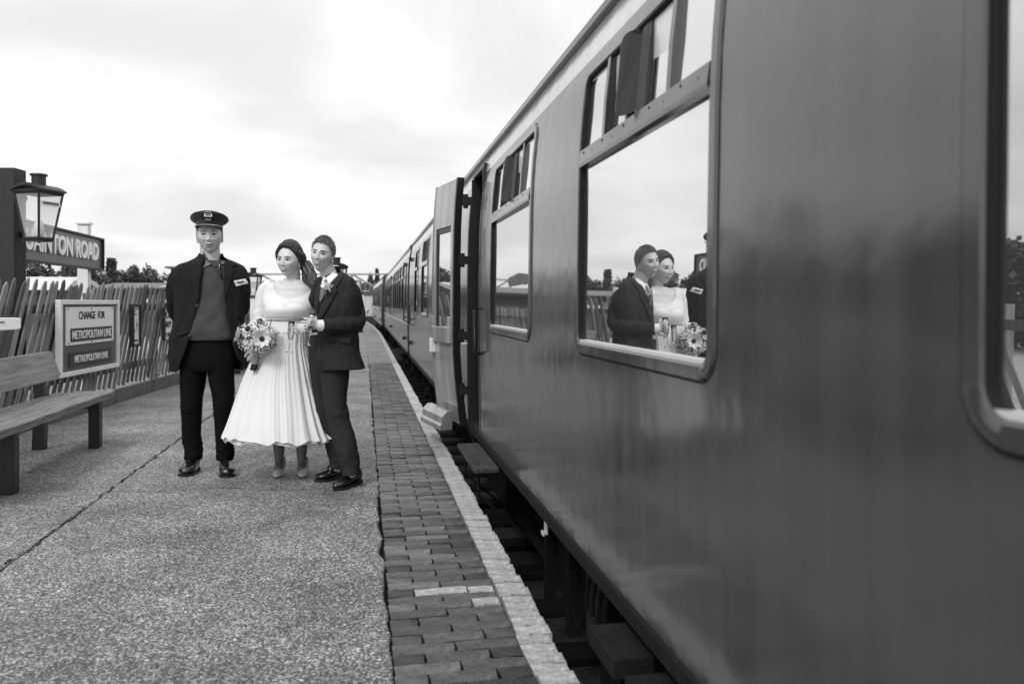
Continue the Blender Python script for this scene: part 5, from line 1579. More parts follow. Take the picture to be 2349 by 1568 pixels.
for k in range(n + 1):
    a = math.pi + math.pi * (.06 + .88 * k / n); u = math.sin(math.pi * (.06 + .88 * k / n)) ** .8
    pp.append(CM @ Vector((.085 * math.cos(a) * (1 + .12 * u), .101 * math.sin(a) - .050 * u, -.012 - .024 * u)))
MB().tube(pp, .0018, 5).build('visor_trim', M['silver'], capo)
MB().box((0, -.121, .034), (.046, .006, .018), CM).build('badge', M['silver'], capo)
MB().box((0, -.1245, .034), (.034, .004, .009), CM).build('badge', M['sign_dark'], capo)
wg = MB().tube([(-.030, -.130, .051), (-.016, -.133, .049), (0, -.134, .052), (.016, -.133, .049), (.030, -.130, .051)], [.0012, .0026, .0032, .0026, .0012], 6, CM); wg.build('badge', M['silver'], capo)
MB().box((0, -.106, .010), (.034, .008, .014), CM).build('badge', M['sign_grey'], capo)
# shirt and sweater
sw = MB()
def ridge(p, w=.35):
    n_ = abs(noise.noise(Vector(p))); return max(0, 1 - n_ / w)
def fold(z, a): return .010 * noise.noise(Vector((a * 1.5, z * 6, 3))) + .009 * ridge((a * 1.2 + z * 3, z * 8, 7)) + .006 * ridge((a * 1.6 - z * 5, z * 10, 2)) - .004
SW = [trow(445, 518, 597, .075, .035), trow(432, 534, 608, .095), trow(428, 538, 635, .115), trow(430, 536, 690, .130, .02), trow(426, 538, 735, .140, .01), trow(423, 541, 765, .142, .01), trow(428, 538, 779, .138, .012)]
torso(sw, SW, 44, 64, fold)
swo = sw.build('sweater', M['sweater'], man, smooth=True); tsw = bvh(sw)
def PX_(f, pts, dy=-.14): return [f.L(x, y, dy)[0::2] for x, y in pts]
def drape(f, tree, pts, m, name, parent, off=.004, th=.005, res=.012, dy=-.12, relief=None, smooth=True):
    pl = [(f.L(x, y, dy)[0], f.L(x, y, dy)[2]) for x, y in pts]
    return patch(tree, pl, off, th, res, None, relief).build(name, M[m], parent, smooth=smooth)
MB_ = MB(); MB_.add(sw.v, sw.f); MB_.add(hb.v, hb.f); tcomb = bvh(MB_)
drape(F, tcomb, [(457, 574), (461, 582), (469, 595), (478, 605), (458, 617), (455, 598)], 'shirt_grey', 'shirt_collar', man, .006, .006)
drape(F, tcomb, [(505, 577), (508, 590), (507, 604), (500, 606), (502, 594)], 'shirt_grey', 'shirt_collar', man, .006, .006)
drape(F, tcomb, [(476, 604), (484, 607.5), (492, 607.5), (501, 604), (500, 608), (488, 611), (478, 608)], 'black', 'shirt_gap', man, .003, .003)
# jacket
jk = MB()
def jarc_pts():
    return [(578, 461, 506), (588, 462, 506), (600, 463, 508), (620, 463, 510), (655, 460, 511), (690, 456, 514), (735, 445.5, 521), (776, 436, 528), (817, 422, 538), (846, 408, 547), (852, 400, 552)]
JP = jarc_pts(); JZ = [L(480, p[0])[2] for p in JP]
JR = [trow(458, 509, 580, .070, .045), trow(453, 513, 589, .082, .038), trow(436, 534, 598, .100), trow(408, 553, 609, .120), trow(398, 562, 630, .138), trow(397, 562, 650, .142), trow(402, 560, 690, .152, .025), trow(403, 556, 730, .158, .02), trow(392, 555, 770, .165, .02), trow(391, 559, 815, .17, .02), trow(395, 556, 850, .168, .02)]
jC = cat_rom(JR, 60); jz = jC[::-1, 2]
def jarc(z):
    xl = np.interp(z, JZ[::-1], [F.L(p[1], p[0], -.12)[0] for p in JP][::-1]); xr = np.interp(z, JZ[::-1], [F.L(p[2], p[0], -.12)[0] for p in JP][::-1])
    a = np.interp(z, jz, jC[::-1, 0]); b = np.interp(z, jz, jC[::-1, 1]); cx, rx = (a + b) / 2, (b - a) / 2
    inv = lambda x: math.acos(max(-1, min(1, math.copysign(abs((x - cx) / rx) ** (1 / .85), x - cx))))
    return (-inv(xl), -inv(xr))
def jw(z, a): return .008 * noise.noise(Vector((math.cos(a) * 3, z * 4, 1))) + (.008 * ridge((math.cos(a) * 4 + z * 2, z * 3.5, 7), .3) - .003 + .005 * ridge((math.cos(a) * 5 - z * 5, z * 6, 9), .25)) * (z < 1.45)
torso(jk, JR, 60, 60, jw, jarc, .013)
def cloth(u, a, seed=0, fu=9, amp=.004, skew=.5):
    n_ = noise.noise(Vector((math.cos(a) * 1.1 + seed, math.sin(a) * 1.1 + u * 1.5, u * fu + skew * math.cos(a + seed))))
    return amp * (1.6 * (1 - abs(n_) * 3) if abs(n_) < .34 else -.03)
def armw(u, a, p): return cloth(u, a, p.x > 0, 9, .0035) + cloth(u, a, 3, 22, .004, 1.5) * math.exp(-((u - .5) / .2) ** 2)
limb(jk, [L(430, 624, .03) + (.04, .06), L(413, 630, .03) + (.056, .072), L(404, 652, .04) + (.062, .078), L(402, 690, .07) + (.054, .066), L(404, 717, .12) + (.050, .056), L(425, 742, .20) + (.046, .046), L(452, 758, .25) + (.042, .042)], 44, 26, ref=(0, 1, 0), wr=armw)
limb(jk, [L(530, 616, .03) + (.04, .06), L(545, 622, .03) + (.056, .072), L(553, 645, .04) + (.060, .078), L(555, 685, .07) + (.052, .066), L(553, 710, .12) + (.048, .056), L(532, 735, .20) + (.046, .046), L(508, 755, .25) + (.042, .042)], 44, 26, ref=(0, 1, 0), wr=armw)
jk = remesh(jk, .0065, 2, .5); jko = jk.build('jacket', M['navy'], man, smooth=True); tj = bvh(jk)
cu = MB()
ja = MB(); ja.add(jk.v, jk.f); ja.add(sw.v, sw.f); tja = bvh(ja)
drape(F, tja, [(459, 580), (465, 592), (459, 625), (456, 655), (457, 690), (452, 690), (436, 640), (433, 614), (443, 617), (438, 607), (446, 596)], 'navy2', 'lapel', jko, .006, .005, dy=-.13)
drape(F, tja, [(507, 577), (512, 580), (528, 594), (532, 607), (523, 611), (530, 617), (524, 650), (515, 690), (511, 670), (508, 630), (509, 600)], 'navy2', 'lapel', jko, .006, .005, dy=-.13)
for x, y in ((453, 702), (446.5, 738), (437, 771)):
    p = L(x, y, -.15); h = tj.ray_cast(Vector((p[0] - .012, -.6, p[2])), Vector((0, 1, 0)))
    if h[0]: MB().ball(h[0], (.011, .005, .011), 10, 6).build('button', M['visor'], jko, smooth=True)
b_ = drape(F, tj, [(531.5, 643.5), (552, 638), (556, 649), (535, 656.5)], 'sign_white', 'name_badge', jko, .004, .004, .008, dy=-.12)
drape(F, bvh(ja), [(535.5, 646), (548, 642.5), (551, 645), (549, 648), (538, 650.5)], 'sign_grey', 'badge_crest', jko, .0085, .001, .006, dy=-.12)
drape(F, tj, [(405, 765), (432, 757), (433, 764), (406, 773)], 'navy2', 'pocket_flap', jko, .005, .004, dy=-.13)
drape(F, tj, [(532, 756), (552, 760), (552, 768), (533, 764)], 'navy2', 'pocket_flap', jko, .005, .004, dy=-.13)
# lanyard
ly = MB()
def lan_pts(pts, tr):
    out = []
    for x, y in pts:
        p = L(x, y, -.1); h = tr.ray_cast(Vector((p[0], -.6, p[2])), Vector((0, 1, 0)))
        out.append((h[0] + Vector((0, -.012, 0))) if h[0] else Vector(p))
    return out
for pts in ([(459, 583), (466, 592), (478, 601), (492, 616), (502, 629), (507, 636)], [(507, 583), (503, 592), (501, 604), (502, 620), (505, 632), (507, 640)]):
    ly.tube(lan_pts(pts, tcomb), .0042, 6)
ly.build('lanyard', M['black'], man, smooth=True)
MB().box(tuple(lan_pts([(501, 609)], tcomb)[0] + Vector((0, -.006, 0))), (.005, .005, .022)).build('lanyard_clip', M['silver'], man)
# trousers and shoes
def legw(seed, k1, k2):
    def f(u, a, p):
        w = .0035 * noise.noise(Vector((math.cos(a) * 2, p.z * 9, seed)))
        for c, s, am in ((k1, .05, .007), (k1 + .07, .03, .005), (k2, .05, .010), (k2 - .10, .03, .005), (.93, .02, .006)):
            w += 1.1 * cloth(u, a, seed + c * 7, 26, am * .55, 1.8) * math.exp(-((u - c) / (s * 1.8)) ** 2)
        return w
    return f
tr = MB()
torso(tr, [trow(431, 537, 772, .122, .02), trow(419, 541, 800, .13, .02), trow(413, 538, 835, .128, .02), trow(416, 534, 850, .11, .02)], 14, 32)
limb(tr, [L(444, 820, .02) + (.094, .115), L(443, 865, .02) + (.091, .108), L(440, 900, .015) + (.081, .092), L(439, 925, .01) + (.072, .082), L(439, 950, .02) + (.069, .08), L(440, 1000, .03) + (.065, .075), L(444, 1030, .03) + (.058, .07), L(443, 1052, .03) + (.060, .075)], 70, 30, wr=legw(1, .46, .86))
limb(tr, [L(508, 820, .02) + (.092, .115), L(508, 865, .02) + (.090, .108), L(512, 900, .015) + (.080, .092), L(513, 925, .01) + (.072, .082), L(514, 950, .02) + (.070, .08), L(515, 1000, .03) + (.064, .075), L(517, 1030, .03) + (.056, .07), L(516, 1053, .03) + (.058, .075)], 70, 30, wr=legw(5, .46, .86))
tr.build('trousers', M['trouser'], man, smooth=True)
def gp(f, px, dy): p = f.L(px, 700, dy); return (p[0], dy, 0)
shoe(man, gp(F, 448, .10), gp(F, 421, -.13), M['shoe'], w=.052, top=.115, hgt=.09, pointed=.1)
shoe(man, gp(F, 516, .10), gp(F, 523, -.16), M['shoe'], w=.054, top=.115, hgt=.09, pointed=.1)
# ============================================================ bride
F = Fig(660, 5.78); L = F.L
bride = empty('person', F.loc, -YAW, 'bride in a white lace-sleeved tea-length dress with dark wavy hair looking to the left', 'person')
HB_ = Hmat(L(664, 598, -.0), 13, -2, 3, 1.03)
raw = MB(); hv, hf = head_mesh(.95, 'f', 0, 1.0)
raw.add([(x * 1.03, y, z * .985) for x, y, z in hv], hf, HB_); ear(raw, 1, HB_)
limb(raw, [L(672, 615, .03) + (.048, .055), L(673, 632, .04) + (.049, .053), L(672, 645, .045) + (.056, .058), L(671, 656, .05) + (.085, .07)], 12, 28)
def trow(l, r, py, ry, cy=.04): return (L(l, py, cy)[0], L(r, py, cy)[0], L(660, py, 0)[2], ry, cy)
BT = [trow(646, 697, 642, .060, .05), trow(626, 716, 648, .078, .05), trow(612, 728, 658, .096), trow(606, 731, 674, .115), trow(606, 729, 694, .142, .01), trow(607, 724, 710, .146, .0), trow(609, 714, 724, .135, .01), trow(611, 704, 735, .118, .02), trow(609, 704, 762, .120, .02)]
torso(raw, BT, 34, 48, sq=.92)
hb = remesh(raw, .0032, 2, .5); tree_b = bvh(hb)
bd = MB(); bd.add(hb.v, hb.f)
torso(bd, [trow(609, 704, 758, .12, .02), trow(600, 712, 810, .13, .03), trow(608, 708, 850, .12, .03)], 8, 24)
for kx, ax, fx in ((645, 640, 636), (678, 692, 695)):
    limb(bd, [L(kx, 840, .04) + (.085, .09), L((kx + ax) / 2, 940, .03) + (.055, .06), L(ax, 985, .05) + (.048, .055), L(ax + 0, 1030, .05) + (.036, .042), L(ax, 1062, .045) + (.026, .033), L(ax - 1, 1074, .02) + (.025, .032)], 20, 16)
# right arm : sleeve upper, bare forearm going behind the flowers to the stems
limb(bd, [L(612, 662, .05) + (.045, .05), L(598, 705, .04) + (.043, .045), L(594, 742, .02) + (.038, .040), L(592, 775, -.05) + (.032, .032), L(590, 800, -.10) + (.024, .028)], 16, 16)
hand(bd, Matrix.Translation(L(590, 800, -.10)) @ Matrix.Rotation(R(-70), 4, 'Y') @ Matrix.Rotation(R(20), 4, 'X'), .92, (.9, 1.0, .6), 1)
# left arm : behind the groom's side, forearm brought forward, hand holding a flute
limb(bd, [L(727, 664, .06) + (.045, .05), L(738, 705, .07) + (.042, .045), L(740, 742, .03) + (.036, .038), L(722, 753, -.16) + (.029, .030), L(708, 752, -.29) + (.022, .026)], 18, 16, ref=(0, 0, 1))
BH = Matrix.Translation(L(708, 751, -.30)) @ Matrix.Rotation(R(-8), 4, 'Y') @ Matrix.Rotation(R(-14), 4, 'Z') @ Matrix.Rotation(R(-16), 4, 'X')
hand(bd, BH, .93, (.28, .42, .30), 1)
bbody = bd.build('body', M['skin_b'], bride, smooth=True)
face(tree_b, HB_, bbody, open_eye=.0060, lipm='lip', browm='brow', browt=.0021, mouth_w=.0265, teeth=True, sex='f', eyeliner=True, look=-.002)
# necklace and earring
nk = []
for k in range(13):
    u = -1 + 2 * k / 12; p = L(669 + 24 * u, 650.5 + 9.5 * (1 - u * u) - 3, 0); h = tree_b.ray_cast(Vector((p[0], -.6, p[2])), Vector((0, 1, 0)))
    if h[0]: nk.append(h[0] + Vector((0, -.001, 0)))
MB().tube(nk, .0013, 5).build('necklace', M['silver'], bride)
ep = HB_ @ Vector((.080, .006, -.038)); er = MB()
for k in range(4): er.ball(ep + Vector((.001, -.006, -.006 - .0085 * k)), (.0028, .0028, .0045), 8, 5)
er.build('earring', M['silver'], bride, smooth=True)
# bodice : lace top with scooped neckline, satin below
NZ = [(604, 640), (622, 645), (626, 654), (630, 664), (640, 676), (655, 684), (670, 686), (687, 683), (703, 676), (710, 666), (714, 656), (720, 648), (740, 640)]
nzx = [L(a, b, -.04)[0] for a, b in NZ]; nzz = [L(a, b, -.04)[2] for a, b in NZ]
bo = MB(); grow = [(a - .0065, b + .0065, z, r + .0065, c) for a, b, z, r, c in BT]
torso(bo, grow, 110, 150, lambda z, a: .0012 * noise.noise(Vector((a * 3, z * 12, 1))), sq=.92)
keep = []
nb_ = len(bo.v)
def cut(p):
    zt_ = float(np.interp(p[0], nzx, nzz)) + .0030 * noise.noise(Vector((p[0] * 90, 0, 0)))
    return p[2] > zt_ and (p[1] < .05 or p[2] > L(0, 652)[2])
fl = [cut(p) for p in bo.v]
bo.f = [f for f in bo.f if not all(fl[i] for i in f)]
SEAM = L(0, 733)[2]; BUST = lambda x: L(0, 693)[2] - .035 * math.cos((x - L(666, 0)[0]) * 18) ** 2 * 0
def mat_split(mb, fn):
    a, b = MB(), MB(); a.v = mb.v; b.v = mb.v
    a.f = [f for f in mb.f if fn(mb.v[f[0]])]; b.f = [f for f in mb.f if not fn(mb.v[f[0]])]
    return a, b
def isl(p):   # lace above a soft heart-shaped line
    x = p[0] - L(664, 0)[0]; z0 = L(0, 694)[2] - .030 * math.exp(-(x / .035) ** 2) - .05 * (x / .16) ** 4
    return p[2] > z0
la, sa = mat_split(bo, isl)
la.build('lace_bodice', M['lace'], bride, smooth=True); sa.build('satin_bodice', M['cloth_w'], bride, smooth=True)
cres = MB(); torso(cres, [(a - .009, b + .009, z, r + .009, c) for a, b, z, r, c in [trow(610, 706, 731.5, .126, .015), trow(611, 704, 735, .119, .02)]], 3, 60, sq=.92)
cres.build('waist_seam', mat('seam_ribbon', .45, .6), bride, smooth=True)
slv = MB()
def slw(u, a, p): return .0022 * noise.noise(Vector((p.x * 30, p.z * 40, a * 2))) + .003 * math.sin(u * 45 + a) * math.exp(-((u - .75) / .2) ** 2)
limb(slv, [L(627, 650, .05) + (.03, .05), L(618, 656, .05) + (.050, .062), L(607, 672, .05) + (.057, .062), L(601, 700, .045) + (.054, .058), L(596, 725, .03) + (.050, .052), L(594, 745, .01) + (.045, .046), L(593, 758, -.02) + (.041, .041)], 50, 30, wr=slw)
slv.build('lace_sleeve', M['lace'], bride, smooth=True); slv = MB()
limb(slv, [L(712, 650, .05) + (.03, .05), L(722, 657, .05) + (.048, .062), L(731, 672, .055) + (.052, .06), L(737, 705, .07) + (.050, .055), L(741, 742, .03) + (.044, .045), L(736, 749, -.05) + (.038, .038)], 40, 26, wr=slw)
slv.build('lace_sleeve', M['lace'], bride, smooth=True)
# skirt with pleats, an underskirt hem showing below
def skirt(name, hem_py, spread, npl, amp, off, seed, m, zb_off=0):
    rows = [(732, 611, 703, .118, .02), (748, 609, 704, .120, .02), (765, 604, 706, .130, .02), (800, 590, 709, .165, .02), (865, 561, 728, .235, .0), (915, 543, 745, .285, -.04), (960, 527, 762, .330, -.08), (hem_py, 514, 776, .355, -.10)]
    C = cat_rom([trow(a, b, py, r, c) for py, a, b, r, c in rows], 70); vs = []; fs = []; ns = 360
    r6 = random.Random(seed); ph = [r6.uniform(0, 6.28) for _ in range(6)]
    for i, r in enumerate(C):
        u = i / 69; cx, rx = (r[0] + r[1]) / 2 + 0, (r[1] - r[0]) / 2
        A = amp * (u ** 1.15) 
        for k in range(ns):
            a = 2 * math.pi * k / ns
            q = a + .14 * math.sin(3 * a + ph[0]) + .07 * math.sin(7 * a + ph[1]) + .03 * u * math.sin(5 * a + 6 * u)
            s1 = math.sin(npl * q + ph[2]); fold_ = math.copysign(abs(s1) ** .8, s1) * (.65 + .45 * math.sin(4 * a + ph[3]))
            fine = .0018 * math.sin(npl * 3.1 * q + ph[4]) * min(1, .25 + u * 2)
            w2 = .35 * math.sin(npl * .5 * q + ph[5])
            d = A * (fold_ + w2) + fine + off
            z = r[2] + (u ** 6) * .009 * math.sin(npl * .5 * q + ph[1]) + (u ** 8) * .008 * math.sin(npl * q + ph[0]) - (u ** 5) * .010 * math.cos(2 * a + 1)
            vs.append((cx + (rx + d) * math.cos(a), r[4] + (r[3] + d) * math.sin(a), z))
        if i:
            b = (i - 1) * ns
            for k in range(ns): k2 = (k + 1) % ns; fs.append((b + k, b + k2, b + ns + k2, b + ns + k))
    return MB().add(vs, fs).build(name, M[m], bride, smooth=True)
def veilmat():
    m = mat('chiffon_white', .78, .75, bump=.0003, bscale=300)
    nt = m.node_tree; N = nt.nodes; L_ = nt.links; p = N['Principled BSDF']
    t = N.new('ShaderNodeBsdfTranslucent'); t.inputs[0].default_value = (.75, .75, .75, 1)
    mx = N.new('ShaderNodeMixShader'); mx.inputs[0].default_value = .12
    L_.new(p.outputs[0], mx.inputs[1]); L_.new(t.outputs[0], mx.inputs[2]); L_.new(mx.outputs[0], N['Material Output'].inputs[0])
    return m
M['chiffon'] = veilmat()
skirt('skirt', 992, 1, 25, .0125, .0, 3, 'chiffon')
skirt('underskirt', 998, 1, 17, .014, -.018, 8, 'chiffon')
# hair : cap of hair over the skull plus swept waves and a long curled tail
def bhl(a):
    s_ = math.sin(a)
    return (R(46) + R(48) * (1 - min(1, -s_ * 1.08)) ** 1.1 + R(5) * math.cos(a)) if s_ < 0 else R(96) + R(34) * s_
hc = MB(); V = []; Fq = []; nu, nv = 72, 44
for j in range(nv + 1):
    for k in range(nu):
        a = 2 * math.pi * k / nu; ph = bhl(a) * j / nv; sx, sy, sz = math.cos(a) * math.sin(ph), math.sin(a) * math.sin(ph), math.cos(ph)
        th = .018 + .016 * max(0, sz) ** 1.5
        sweep = .0030 * math.sin(9 * a + 7 * ph + 2 * math.sin(3 * a)) + .002 * math.sin(31 * (a * .7 + ph))
        r = 1.0; th *= (1 if j < nv - 3 else (nv - j) / 4 + .1)
        V.append((( .0755 + th + sweep) * sx * r, (.098 + th * .8 + sweep) * sy * r, (.116 + th + sweep) * sz * r + (.0 if r == 1 else -.0)))
for j in range(nv):
    for k in range(nu): k2 = (k + 1) % nu; Fq.append((j * nu + k, (j + 1) * nu + k, (j + 1) * nu + k2, j * nu + k2))
hc.add(V, Fq, HB_)
ho = hc.build('hair', M['hair_dark'], bride, smooth=True)
lk = MB()
def lock(pts, r, mb=lk, M_=HB_, n=10, seg=30, flat=.55, twist=0):
    C = cat_rom([p + (rr, rr * flat) for p, rr in zip(pts, r)], seg)
    t = MB(); limb(t, [tuple(c) for c in C], seg, n, ref=(0, 1, .3), wr=lambda u, a, p: .0012 * math.sin(5 * a + 9 * u)); mb.add(t.v, t.f, M_)
r7 = random.Random(11)
# waves from the parting (right side of picture's left) sweeping over to her left ear
for i in range(14):
    f = i / 13
    x0 = -.040 + .050 * f; y0 = -.070 + .10 * f
    lock([(x0, y0, .092 + .022 * math.sin(f * 2.5)), (.020 + .02 * f, y0 - .004 + .01, .118 - .002 * i * .4), (.062 + .010 * f, -.045 + .075 * f, .078 - .012 * f), (.088, -.022 + .07 * f, .030 + .006 * math.sin(i)), (.080 + .008 * math.sin(i * 1.7), .020 + .05 * f, -.018), (.094 + .006 * math.cos(i), .045 + .03 * f, -.052)],
         [.010, .015, .016, .015, .014, .010])
for i in range(10):   # left-hand side of the face, tight to the temple
    f = i / 9
    lock([(-.030 - .02 * f, -.070 + .10 * f, .098 - .01 * f), (-.066, -.052 + .09 * f, .066), (-.082, -.030 + .09 * f, .022), (-.078, .0 + .07 * f, -.022)], [.010, .013, .012, .006])
for i in range(8):   # rolled waves above the ear
    a = i * .8; lock([(.070, .0 + .01 * i, .02 + .004 * i), (.094, .012 + .01 * i, .010 - .006 * i), (.100, .03 + .008 * i, -.018 - .006 * i), (.088, .045 + .008 * i, -.045 - .003 * i)], [.010, .015, .014, .008])
# the long tail of curls over her left shoulder, in figure coordinates
I4 = Matrix.Identity(4)
for i in range(20):
    a = i * 2.4; ox, oy = 5.2 * math.cos(a) * (i / 20) ** .5, .028 * math.sin(a) * (i / 20) ** .5
    w_ = lambda k, am=3.0: 1.5 * am * math.sin(k * 1.6 + i * .35)
    lock([L(702 + ox + w_(0), 600, .03 + oy), L(704 + ox * 1.4 + w_(1), 614, .02 + oy), L(708 + ox * 1.7 + w_(2, 3.4), 628, .0 + oy), L(713 + ox * 1.8 + w_(3, 3.6), 641, -.03 + oy), L(720 + ox * 1.5 + w_(4, 3), 652, -.06 + oy), L(725 + ox * 1.2 + w_(5, 3), 662 + r7.uniform(-3, 5), -.08 + oy)],
         [.017, .021, .022, .020, .017, .006], M_=I4)
lk.build('hair_waves', M['hair_dark'], ho, smooth=True)
sk = MB()
for kx, ax in ((645, 640), (678, 692)):
    limb(sk, [L((kx + ax) / 2, 930, .03) + (.058, .063), L(ax, 985, .05) + (.051, .058), L(ax + 0, 1030, .05) + (.0385, .0445), L(ax, 1060, .045) + (.0285, .0355), L(ax - 1, 1071, .02) + (.027, .036), L(ax - 2, 1077, -.02) + (.026, .028)], 24, 18)
sk.build('stockings', M['stocking'], bride, smooth=True)
# shoes
for ax, hx, tx, hdy in ((640, 647, 634, .115), (693, 699, 694, .115)):
    s_ = shoe(bride, gp(F, hx, hdy), gp(F, tx, -.10), M['shoe_w'], w=.036, top=.05, hgt=.055, pointed=.2, sole=.006, heelh=.055)
    hp = Vector(gp(F, hx, hdy - .01)); 
    MB().lathe([(.007, 0), (.006, .03), (.011, .058), (.02, .072)], 10, Matrix.Translation(hp)).build('heel', M['black'], s_, smooth=True)
    counter = MB(); limb(counter, [tuple(hp + Vector((0, 0, .055))) + (.027, .033), tuple(hp + Vector((0, -.004, .085))) + (.028, .034), tuple(hp + Vector((0, -.004, .112))) + (.026, .032)], 8, 16, cap=False)
    counter.build('heel_cup', M['shoe_w'], s_, smooth=True)
    st = MB(); ring = [Vector(L(ax, 1071, .045)) + Vector((.031 * math.cos(q), .036 * math.sin(q), .004 * math.sin(q))) for q in [k * math.pi / 10 for k in range(21)]]
    st.tube(ring, .0035, 6, caps=False); st.build('ankle_strap', M['shoe_w'], s_, smooth=True)

# ============================================================ bouquet, held by the bride
bq0 = L(592, 772, -.20)
bq = empty('bouquet', tuple(Matrix.Translation(F.loc) @ Matrix.Rotation(-YAW, 4, 'Z') @ Vector(bq0)), -YAW, "bouquet of tiny white flowers and pale anemones with dark centres in the bride's hand", 'bouquet')
M['petal'] = mat('white_petals', .74, .6, var=.08, scale=60)
M['petal_d'] = mat('anemone_centre', .012, .7)
M['fol'] = mat('bouquet_leaves', .03, .6, var=.3, scale=30)
gy = MB(); fol = MB(); r8 = random.Random(21)
def petals(mb, c, nrm, r, n=5, cup=.3, seed=0, wd=.5):
    nrm = Vector(nrm).normalized(); A = nrm.orthogonal().normalized(); B = nrm.cross(A); c = Vector(c)
    for k in range(n):
        a = 2 * math.pi * (k + .3 * (seed % 3)) / n; d = A * math.cos(a) + B * math.sin(a); e = nrm.cross(d)
        pts = [c, c + d * r * .5 + e * r * wd * .8 + nrm * r * cup * .4, c + d * r + e * r * wd * .35 + nrm * r * cup, c + d * r - e * r * wd * .35 + nrm * r * cup, c + d * r * .5 - e * r * wd * .8 + nrm * r * cup * .4]
        b = len(mb.v); mb.v += [tuple(p) for p in pts]; mb.f.append(tuple(b + i for i in range(5)))
for i in range(950):
    d = Vector((r8.gauss(0, 1), r8.gauss(0, 1) - .5, r8.gauss(0, 1) + .1)).normalized()
    rr = r8.uniform(.72, 1.06)
    p = Vector((d.x * .140 * rr, d.y * .12 * rr, d.z * .112 * rr + (-.015 if d.z < 0 else 0)))
    petals(gy, p, d + Vector((0, -.4, .2)), r8.uniform(.0045, .0085), 5, .25, i)
gy.build('small_flowers', M['petal'], bq)['kind'] = 'stuff'
for i in range(520):
    d = Vector((r8.gauss(0, 1), r8.gauss(0, 1), r8.gauss(0, 1) - .2)).normalized(); rr = r8.uniform(.3, 1.0)
    p = Vector((d.x * .132 * rr, d.y * .11 * rr, d.z * .108 * rr)); q = p + d * r8.uniform(.012, .03); e = d.orthogonal().normalized() * .005
    b = len(fol.v); fol.v += [tuple(p), tuple(p.lerp(q, .5) + e), tuple(q), tuple(p.lerp(q, .5) - e)]; fol.f.append((b, b + 1, b + 2, b + 3))
for i in range(60):
    d = Vector((r8.gauss(0, 1), r8.gauss(0, 1), abs(r8.gauss(0, 1)) - .3)).normalized(); fol.tube([(0, 0, -.11), tuple(d * .06), tuple(Vector((d.x * .13, d.y * .11, d.z * .1)))], .0012, 4)
for (x, z, ln) in ((-.105, .075, .04), (.015, .095, .035), (.105, .085, .05)): fol.tube([(x * .8, -.05, z * .7), (x, -.06, z), (x * 1.08, -.06, z + ln)], [.003, .004, .001], 5)
fol.build('foliage', M['fol'], bq)['kind'] = 'stuff'
for (x, y_, z, n_, r_) in ((-.085, -.10, .015, (-1.0, -.3, .25), .062), (.062, -.115, -.01, (.35, -1, .1), .060), (-.028, -.11, .055, (-.3, -1, .4), .030), (.03, -.05, .10, (.2, -.2, 1), .04)):
    a_ = MB()
    for ly_ in range(2): petals(a_, (x, y_, z), n_, r_ * (1 - .15 * ly_), 8, .55 + .15 * ly_, ly_, .42)
    an = a_.build('anemone', M['petal'], bq)
    N_ = Vector(n_).normalized(); MB().ball(Vector((x, y_, z)) + N_ * .012, .018 if r_ > .035 else .020, 12, 8).build('anemone_centre', M['petal_d'], an, smooth=True)
stm = MB()
for i in range(26):
    a = i * 2.4; rr = .018 * (i / 26) ** .5
    stm.tube([(-.0 + rr * math.cos(a), rr * math.sin(a), -.08), (-.012 + rr * math.cos(a), rr * math.sin(a), -.15), (-.03 + 1.35 * rr * math.cos(a), 1.4 * rr * math.sin(a), -.235 + r8.uniform(-.008, .008))], .0034, 5)
stm.build('stems', M['fol'], bq)
M['ribbon'] = mat('taupe_ribbon', .22, .45)
rb = MB(); limb(rb, [(-.002, 0, -.10, .026, .026), (-.010, 0, -.14, .025, .025), (-.020, 0, -.19, .026, .026)], 10, 18, cap=False); rb.build('ribbon', M['ribbon'], bq, smooth=True)

# ============================================================ groom
F = Fig(775, 5.5); L = F.L
groom = empty('person', F.loc, -YAW, 'smiling groom in a dark three-piece suit with a buttonhole, standing close beside the bride', 'person')
HG = Hmat(L(739.5, 584.5, -.02), 5, -4, 10, .985)
raw = MB(); hv, hf = head_mesh(1.0, 'm', 0, 1.1); raw.add([(x * .98, y, z * 1.02) for x, y, z in hv], hf, HG); ear(raw, 1, HG)
limb(raw, [L(744, 600, .02) + (.052, .060), L(750, 618, .03) + (.054, .060), L(757, 636, .04) + (.060, .062), L(762, 655, .05) + (.09, .08)], 12, 28)
hb = remesh(raw, .0028, 1, .4); tree_g = bvh(hb)
bd = MB(); bd.add(hb.v, hb.f)
def trow(l, r, py, ry, cy=.03): return (L(l, py, cy)[0], L(r, py, cy)[0], L(770, py, 0)[2], ry, cy)
torso(bd, [trow(742, 795, 640, .07), trow(730, 815, 670, .10), trow(732, 812, 760, .10), trow(735, 815, 840, .10)], 12, 24)
limb(bd, [L(765, 830, .0) + (.08, .08), L(772, 930, -.03) + (.055, .06), L(800, 1060, -.05) + (.04, .045), L(805, 1092, -.05) + (.036, .05)], 10, 16)
limb(bd, [L(740, 820, .08) + (.08, .08), L(752, 930, .10) + (.05, .055), L(775, 1050, .14) + (.038, .045), L(772, 1078, .14) + (.034, .05)], 10, 16)
limb(bd, [L(810, 650, .04) + (.045, .045), L(824, 720, .05) + (.04, .04), L(815, 742, -.02) + (.036, .036), L(770, 750, -.16) + (.030, .03), L(735, 746, -.22) + (.022, .026)], 16, 14, ref=(0, 0, 1))
GH = Matrix.Translation(L(733, 745, -.23)) @ Matrix.Rotation(R(6), 4, 'Y') @ Matrix.Rotation(R(-10), 4, 'Z') @ Matrix.Rotation(R(-10), 4, 'X')
hand(bd, GH, .98, (.45, .75, .55), 1)
gbody = bd.build('body', M['skin_g'], groom, smooth=True)
